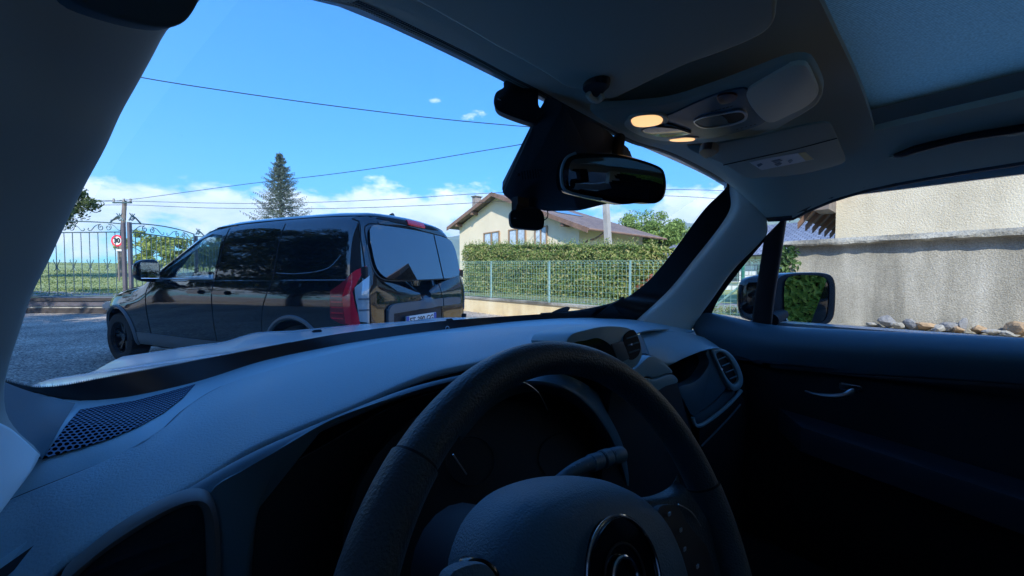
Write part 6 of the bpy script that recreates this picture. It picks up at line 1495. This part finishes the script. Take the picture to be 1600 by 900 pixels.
# ---- passenger's sun visor with its label
v2 = (P(1200, 250, z=1.452), V((-.10, -.22, -1)))
pv = panel('sun_visor', [(1074, 228), (1084, 238), (1098, 243), (1133, 258), (1155, 272), (1172, 279), (1190, 277), (1205, 277), (1254, 272), (1306, 259), (1318, 255), (1321, 248), (1312, 225), (1303, 203), (1297, 194), (1285, 192), (1240, 200), (1180, 214), (1110, 226)], v2, .004, M['visor'], car, .0015, ang=60)
v2u = (v2[0], v2[1])
def vpx(a, b, l): nn = v2[1].normalized(); nn = nn if nn.dot(CAM - v2[0]) > 0 else -nn; return P(a, b, pl=(v2[0] + nn * l, nn))
from_bm('visor_fold', tube_bm([vpx(1130, 258, .0005), vpx(1180, 247, .0005), vpx(1240, 234, .0005), vpx(1308, 216, .0005)], .0010, 5), M['black'], pv)
lb_ = panel('warning_label', [(1171, 254), (1198, 248), (1258, 237), (1272, 249), (1240, 256), (1190, 266)], v2, .001, M['paper'], pv, 0, closed_smooth=False, lift=.0008)
panel('label_band', [(1247, 239.5), (1258, 237.5), (1271, 249), (1259, 251.5)], v2, .001, M['yellow'], lb_, 0, closed_smooth=False, lift=.0014)
for (a, b, w_) in ((1187, 258, 5), (1214, 252, 9), (1216, 257, 6), (1235, 252, 4)):
    panel('label_print', [(a - w_, b), (a + w_ * .4, b - 3), (a + w_, b - 1), (a - w_ * .3, b + 3)], v2, .0006, M['fascia'], lb_, 0, closed_smooth=False, lift=.0018)
vc2 = panel('visor_clip', [(1092, 239), (1098, 234), (1112, 233), (1122, 238), (1116, 243), (1105, 248), (1097, 245)], (P(1105, 240, z=1.440), V((.1, .2, -1))), .012, M['dark'], car, .003)
# ---- overhead console
ocp = (P(1100, 185, z=1.482), V((.0, .10, -1)))
oc = empty('overhead_console', P(1100, 185, z=1.49)); oc.parent = car; oc.matrix_basis = Matrix.Translation(P(1100, 185, z=1.49))
panel('console_body', [(922, 174), (940, 170), (966, 169), (1041, 162), (1110, 142), (1167, 122), (1225, 101), (1251, 97), (1266, 102), (1281, 128), (1285, 148), (1275, 166), (1239, 188), (1211, 202), (1167, 215), (1110, 226), (1058, 228), (1009, 222), (975, 207), (940, 188)], ocp, .012, M['visor'], oc, .005, ang=60)
def opl(l): nn = ocp[1].normalized(); nn = nn if nn.dot(CAM - ocp[0]) > 0 else -nn; return (ocp[0] + nn * l, nn)
panel('storage_lid', [(1168, 142), (1200, 122), (1235, 104), (1258, 103), (1272, 125), (1278, 148), (1262, 166), (1235, 180), (1208, 192), (1195, 190), (1180, 176), (1168, 158)], opl(.004), .006, M['console'], oc, .003)
panel('lamp_panel', [(978, 196), (984, 186), (1010, 180), (1040, 182), (1090, 160), (1130, 145), (1166, 139), (1170, 152), (1180, 172), (1196, 190), (1160, 205), (1105, 217), (1050, 219), (1005, 212)], opl(.003), .005, M['fascia'], oc, .002)
panel('lamp_surround', [(976, 197), (983, 184), (995, 180), (1035, 180), (1044, 190), (1030, 203), (1060, 212), (1092, 216), (1060, 222), (1020, 218), (995, 210)], opl(.0045), .004, M['chrome'] if False else M['console'], oc, .001)
panel('reading_lamp', [(986, 189), (992, 184), (1008, 181), (1026, 181), (1035, 186), (1033, 193), (1022, 197), (1004, 199), (991, 197)], opl(.0055), .003, M['lamp'], oc, .001)
panel('reading_lamp', [(1046, 219.5), (1058, 217.5), (1072, 216), (1085, 217), (1083, 220), (1070, 221.5), (1054, 221.5)], opl(.0055), .003, M['lamp'], oc, .0005)
panel('lamp_switch', [(1003, 205), (1015, 199), (1040, 194), (1062, 200), (1080, 208), (1060, 213), (1030, 214)], opl(.0058), .003, M['gloss'], oc, .001)
sc_ = frame('roof_switch', [(1084, 190), (1098, 183), (1130, 177), (1155, 173), (1167, 179), (1164, 189), (1140, 197), (1104, 201), (1090, 198)], [(1087, 190), (1099, 185), (1130, 179), (1154, 175.5), (1163, 180), (1160, 187.5), (1139, 194.5), (1105, 198.5), (1093, 196)], opl(.006), .003, M['satin'], oc, .0005)
panel('switch_rocker', [(1128, 180), (1154, 175.5), (1163, 180), (1160, 187.5), (1139, 193)], opl(.0052), .002, M['black'], oc, 0)
panel('switch_rocker', [(1088, 190), (1100, 185), (1126, 181), (1136, 194), (1105, 198.5), (1093, 196)], opl(.0056), .002, M['fascia'], oc, 0)
rb_ = panel('red_button', [(1120, 154), (1126, 149), (1142, 147), (1151, 150), (1149, 157), (1138, 162), (1126, 163)], opl(.006), .003, M['red_btn'], oc, .0008)
for k in range(6): from_bm('button_icon', box_bm(P(1113 + k * 6, 174 - k * 1.6, pl=opl(.0062)), (.0009, .004, .0006)), M['dark'], oc, smooth=False)
for k in range(5): from_bm('button_icon', box_bm(P(1152 + k * 7, 202 - k * 1.9, pl=opl(.0062)), (.0012, .003, .0006)), M['dark'], oc, smooth=False)
# grab handle and slot on the right rail
gh = from_bm('grab_handle', tube_bm(resample(PX([(1395, 240, dict(x=.53)), (1410, 240, dict(x=.515)), (1435, 232, dict(x=.50)), (1500, 216, dict(x=.50)), (1580, 203, dict(x=.50)), (1640, 192, dict(x=.51))]), 30), .008, 10), M['dark'], car)
for (a, b) in ((1408, 233), (1600, 196)): from_bm('handle_mount', box_bm(P(a, b, x=.525), (.03, .05, .030), bevel=.008), M['visor'], gh)
panel('courtesy_slot', [(1348, 222), (1384, 217), (1388, 219), (1380, 222), (1350, 225)], (P(1365, 221, x=.52), V((-.6, 0, -1))), .002, M['console'], car, 0)

# ---- sensor housing behind the mirror
def hull(name, pts, m, parent, bev=.004, ang=40):
    bm = bmesh.new()
    for p in pts: bm.verts.new(p)
    r = bmesh.ops.convex_hull(bm, input=bm.verts); bmesh.ops.delete(bm, geom=[g for g in r['geom_interior'] if isinstance(g, bmesh.types.BMVert)], context='VERTS')
    bmesh.ops.recalc_face_normals(bm, faces=bm.faces)
    bmesh.ops.dissolve_limit(bm, angle_limit=R_(3), verts=bm.verts, edges=bm.edges)
    if bev: bmesh.ops.bevel(bm, geom=list(bm.edges), offset=bev, segments=3, affect='EDGES', clamp_overlap=True)
    return from_bm(name, bm, m, parent, ang=ang)
hp = PX([(853, 146, dict(y=.475)), (838, 180, dict(y=.51)), (784, 284, dict(y=.625)), (783, 303, dict(y=.625)), (803, 319, dict(y=.61)), (852, 331, dict(y=.585)), (905, 330, dict(y=.54)), (958, 317, dict(y=.50)), (985, 295, dict(y=.49)), (984, 232, dict(y=.46)), (940, 196, dict(y=.45)), (882, 162, dict(y=.455)), (880, 250, dict(y=.50)), (812, 300, dict(y=.585))])
hs = hull('sensor_housing', hp + [P(990, 250, y=.50), P(900, 300, y=.62)], mat('sensor_housing_plastic', (.035, .045, .055), .55, bump=.4, bscale=500, bdist=.0005), car)
bpy.context.view_layer.update()
for k in range(7):
    q = on_mesh(hs, [(815 + k * 4.2, 268 - k * .7), (817 + k * 4.2, 281 - k * .6)], .0002)
    if len(q) == 2: from_bm('vent_slit', tube_bm(q, .0012, 6), M['black'], hs)
for (a, b) in ((811, 273), (845, 266)):
    q = on_mesh(hs, [(a, b)], .0002)
    if q: from_bm('vent_dot', tube_bm([q[0] - ray(a, b).normalized() * .001, q[0] + ray(a, b).normalized() * .004], .003, 10), M['black'], hs)
from_bm('mirror_stem', tube_bm([P(968, 215, y=.455), P(962, 262, y=.44)], .012, 12), M['black'], car)
# ---- interior mirror
imp = (P(960, 280, y=.40), V((-.56, -.81, -.17)))
rm = panel('rearview_mirror', [(877, 282), (879, 258), (886, 245), (900, 239), (940, 239), (973, 241), (1000, 248), (1024, 256), (1037, 264), (1042, 280), (1042, 297), (1037, 311), (1025, 318), (1000, 317), (984, 319), (970, 319), (940, 312), (905, 305), (884, 298)], imp, .045, M['gloss'], car, .006, ang=60)
imn = imp[1].normalized(); imn = imn if imn.dot(CAM - imp[0]) > 0 else -imn
panel('mirror_glass', [(888, 280), (890, 258), (897, 249), (940, 246), (975, 248), (1002, 254), (1022, 261), (1033, 268), (1036, 282), (1036, 297), (1031, 307), (1020, 312), (985, 310), (940, 304), (905, 298), (891, 293)], imp, .002, M['dim_mirror'], rm, .0005, lift=.001)
from_bm('mirror_rim', tube_bm(resample([P(a, b, pl=(imp[0] + imn * -.004, imn)) for a, b in [(900, 240), (886, 247), (879, 262), (878, 280), (883, 296), (905, 304), (940, 311)]], 30), .0035, 8), M['dash2'], rm)

# ---- right door: belt, panel, handle, window divider, quarter frame
B0 = PX([(1078, 496, dict(x=.73)), (1097, 489, dict(x=.742)), (1110, 490, dict(x=.742)), (1200, 508, dict(x=.735)), (1300, 515, dict(x=.73)), (1450, 522, dict(x=.725)), (1600, 529, dict(x=.72)), (1800, 540, dict(x=.72))])
B1 = PX([(1082, 512, dict(x=.715)), (1097, 503, dict(x=.715)), (1120, 507, dict(x=.71)), (1200, 523, dict(x=.695)), (1300, 531, dict(x=.69)), (1450, 538, dict(x=.685)), (1600, 546, dict(x=.68)), (1800, 558, dict(x=.68))])
B2 = PX([(1090, 528, dict(x=.70)), (1110, 522, dict(x=.695)), (1140, 530, dict(x=.69)), (1200, 541, dict(x=.675)), (1300, 549, dict(x=.67)), (1450, 557, dict(x=.665)), (1600, 566, dict(x=.66)), (1800, 580, dict(x=.66))])
B3 = PX([(1100, 560, dict(x=.71)), (1125, 560, dict(x=.70)), (1150, 565, dict(x=.70)), (1200, 575, dict(x=.69)), (1300, 583, dict(x=.685)), (1450, 592, dict(x=.68)), (1600, 602, dict(x=.675)), (1800, 620, dict(x=.675))])
loft('door_belt', [[p + V((.05, 0, -.004)) for p in B0], B0, B1, B2, B3], M['fascia'], car, 60, 24, thick=.01, ang=180)
# a proper continuation behind the belt
B4 = [V((.70, .55, .90)), V((.70, .3, .90)), V((.69, 0, .90)), V((.68, -.5, .90)), V((.68, -1.2, .90))]
B5 = [V((.70, .58, .55)), V((.69, .3, .55)), V((.68, 0, .55)), V((.68, -.5, .55)), V((.68, -1.2, .55))]
B6 = [V((.72, .6, .34)), V((.72, .3, .34)), V((.72, 0, .34)), V((.72, -.5, .34)), V((.72, -1.2, .34))]
loft('door_panel', [B3, B4, B5, B6], M['dark'], car, 40, 18, thick=.02, ang=180)
from_bm('door_armrest', loft and poly_prism([V((.70, .34, .80)), V((.60, .26, .79)), V((.585, -.3, .74)), V((.70, -.5, .74))], V((0, 0, -.07)), .012), mat('armrest_vinyl', (.018, .028, .045), .6), car)
hpl_x = .672
dhd = from_bm('door_handle', tube_bm(resample(PX([(1258, 611, dict(x=.668)), (1275, 616, dict(x=.655)), (1298, 619, dict(x=.648)), (1318, 618, dict(x=.648)), (1330, 612, dict(x=.655)), (1338, 604, dict(x=.664))]), 24), [.0022 + .0050 * min(1, k / 14) for k in range(24)], 10), M['satin'], car)
from_bm('lock_lever', box_bm(P(1329, 605, x=.660), (.014, .045, .020), bevel=.003), M['chrome'], dhd)
from_bm('handle_bowl', frame('x', [(1240, 600), (1270, 590), (1330, 592), (1352, 603), (1350, 620), (1320, 632), (1270, 630)], [(1250, 603), (1272, 596), (1328, 597), (1344, 605), (1340, 617), (1318, 625), (1274, 624)], (P(1300, 610, x=.676), V((-1, 0, 0))), .01, M['black'], dhd).data and box_bm(P(1300, 610, x=.685), (.004, .10, .04)), M['black'], dhd) if False else None
# quarter light: divider post, glass edge, black corner
dv = PX([(1228, 338, dict(x=.69)), (1226, 345, dict(x=.69)), (1218, 400, dict(x=.715)), (1210, 450, dict(x=.735)), (1205, 490, dict(x=.75)), (1203, 512, dict(x=.755))])
dv2 = PX([(1194, 372, dict(x=.69)), (1193, 378, dict(x=.69)), (1188, 410, dict(x=.715)), (1181, 455, dict(x=.735)), (1176, 490, dict(x=.75)), (1175, 508, dict(x=.755))])
loft('window_divider', [[p + V((.02, 0, 0)) for p in dv], dv, [a.lerp(b, .5) + V((-.006, 0, 0)) for a, b in zip(dv, dv2)], dv2, [p + V((.02, 0, 0)) for p in dv2]], mat('divider_rubber', (.03, .022, .024), .7), car, 24, 12, thick=.006, ang=180)
loft('quarter_light_frame', [PX([(1094, 492, dict(x=.735)), (1112, 468, dict(x=.73)), (1147, 421, dict(x=.712)), (1197, 368, dict(x=.69))]), PX([(1112, 490, dict(x=.755)), (1124, 466, dict(x=.745)), (1155, 424, dict(x=.722)), (1197, 374, dict(x=.70))])], M['black'], car, 24, 4, thick=.006)
# side glass
gl_ = [[V((.765, .62, 1.035)), V((.75, .30, 1.05)), V((.75, -.10, 1.06)), V((.75, -.46, 1.06))], [V((.70, .32, 1.36)), V((.69, .2, 1.40)), V((.685, -.09, 1.435)), V((.68, -.44, 1.44))]]
rows = [resample(gl_[0], 16), resample(gl_[1], 16)]; bm = grid_bm(rows); face_cam(bm); from_bm('side_window', bm, M['glass_side'], car)
# ---- outside mirror, right
ompl = (P(1265, 468, x=.97), V((-.62, -.78, .0)))
omn = ompl[1].normalized(); omn = omn if omn.dot(CAM - ompl[0]) > 0 else -omn
outl = [(1212, 440), (1222, 430), (1245, 426), (1285, 426), (1300, 431), (1305, 445), (1305, 475), (1302, 497), (1292, 507), (1262, 511), (1228, 510), (1214, 504), (1209, 480)]
O = resample([P(a, b, pl=ompl) for a, b in outl], 60, True); cO = sum(O, V()) / len(O)
rows = []
for d_, s_, sh in ((.008, .93, 0), (.002, .985, 0), (-.006, 1.0, 0), (-.04, 1.0, .02), (-.08, .98, .055), (-.115, .90, .085), (-.14, .70, .10), (-.155, .35, .105)):
    rows.append([cO + (p - cO) * s_ + omn * d_ - RIGHT * sh * .72 for p in O])
bm = grid_bm(rows, True); bm.verts.ensure_lookup_table(); bm.faces.new(bm.verts[-60:]); bm.faces.new(list(reversed(bm.verts[:60]))) ; bmesh.ops.recalc_face_normals(bm, faces=bm.faces)
om = from_bm('outside_mirror', bm, M['gloss'], car, ang=60)
def omp(l): return (ompl[0] + omn * l, omn)
frame('mirror_surround', [(1213, 441), (1222, 431), (1245, 427), (1285, 427), (1299, 432), (1304, 446), (1304, 475), (1301, 496), (1291, 506), (1262, 510), (1229, 509), (1215, 503), (1210, 480)], [(1228, 440), (1233, 433), (1250, 431), (1283, 432), (1292, 437), (1296, 447), (1295, 475), (1291, 497), (1282, 504), (1260, 507), (1236, 506), (1229, 498), (1226, 470)], omp(.009), .01, M['dark'], om, .001)
panel('mirror_glass', [(1227, 440), (1233, 433), (1250, 430), (1283, 431), (1293, 437), (1297, 447), (1296, 475), (1292, 497), (1283, 505), (1260, 508), (1236, 507), (1228, 498), (1225, 470)], (omp(.0092)[0], (omn + V((.03, -.03, -.015))).normalized()), .002, M['mirror'], om, 0)
from_bm('mirror_arm', tube_bm([P(1205, 500, x=.80), cO + V((-.06, .05, -.05))], [.022, .02], 12), M['black'], om)

# ================================================================== dash cameras stuck to the screen (things of their own)
def dashcam(pts_front, pl, depth, label, loc, cable):
    root = empty('dash_camera', loc, label=label, cat='dash camera', group='black dash cameras on the windscreen')
    bd = panel('body', pts_front, pl, depth, M['black'], root, .003, ang=50)
    return root
c1 = P(810, 155, y=.50)
d1 = dashcam([(772, 152), (776, 143), (787, 136), (787, 128), (797, 121), (808, 121), (838, 135), (841, 145), (842, 165), (850, 173), (846, 181), (838, 184), (842, 190), (835, 193), (805, 184), (779, 173), (772, 164)], (c1, V((-.62, -.75, -.25))), .05, 'larger black dash camera high on the windscreen, left of the mirror', c1, None)
n1_ = V((.62, .75, .25)).normalized()
from_bm('lens', cyl_bm(c1 + n1_ * .045, c1 + n1_ * .062, .012, 20), M['gloss'], d1)
from_bm('side_mark', box_bm(P(781, 156, pl=(c1 - n1_ * .0008, n1_)), (.008, .001, .0016)), M['print'], d1, smooth=False)
from_bm('cable', tube_bm(resample(PX([(848, 176, dict(y=.505)), (853, 165, dict(y=.50)), (854, 152, dict(y=.49)), (848, 140, dict(y=.48))]), 14), .0014, 6), M['wire'], d1)
c2 = P(823, 342, y=.56)
d2 = dashcam([(797, 334), (802, 327), (840, 325), (849, 332), (851, 344), (849, 356), (840, 359), (808, 356), (799, 352)], (c2, V((-.55, -.83, -.05))), .03, 'smaller black dash camera hanging under the mirror housing', c2, None)
from_bm('mount', hull('m', [P(808, 318, y=.565), P(838, 326, y=.565), P(806, 330, y=.565), P(842, 332, y=.565), P(808, 318, y=.595), P(838, 326, y=.595), P(806, 330, y=.595), P(842, 332, y=.595)], M['black'], d2, .001).data and box_bm(c2 + V((0, .02, .03)), (.03, .02, .03)), M['black'], d2, smooth=False)
from_bm('side_mark', box_bm(P(805, 341, pl=(c2 + V((-.55, -.83, -.05)).normalized() * .0008, V((-.55, -.83, -.05)))), (.007, .001, .0012)), M['print'], d2, smooth=False)
from_bm('cable', tube_bm(resample(PX([(850, 344, dict(y=.57)), (855, 340, dict(y=.57)), (856, 332, dict(y=.57)), (853, 326, dict(y=.575))]), 12), .0012, 6), M['wire'], d2)

# ================================================================== air
def haze():
    m = bpy.data.materials.new('air_haze'); m.use_nodes = True; nt = m.node_tree; nt.nodes.remove(nt.nodes['Principled BSDF'])
    v = nt.nodes.new('ShaderNodeVolumePrincipled'); v.inputs['Density'].default_value = 0.00030; v.inputs['Color'].default_value = (0.70, 0.88, 1.0, 1); v.inputs['Anisotropy'].default_value = 0.2
    nt.links.new(v.outputs[0], nt.nodes['Material Output'].inputs['Volume'])
    o = from_bm('haze', box_bm(V((0, 0, 259)), (7400, 7400, 522)), m, smooth=False); tag(o, kind='stuff', label='thin blue air between the yard and the mountain', cat='haze')
haze()
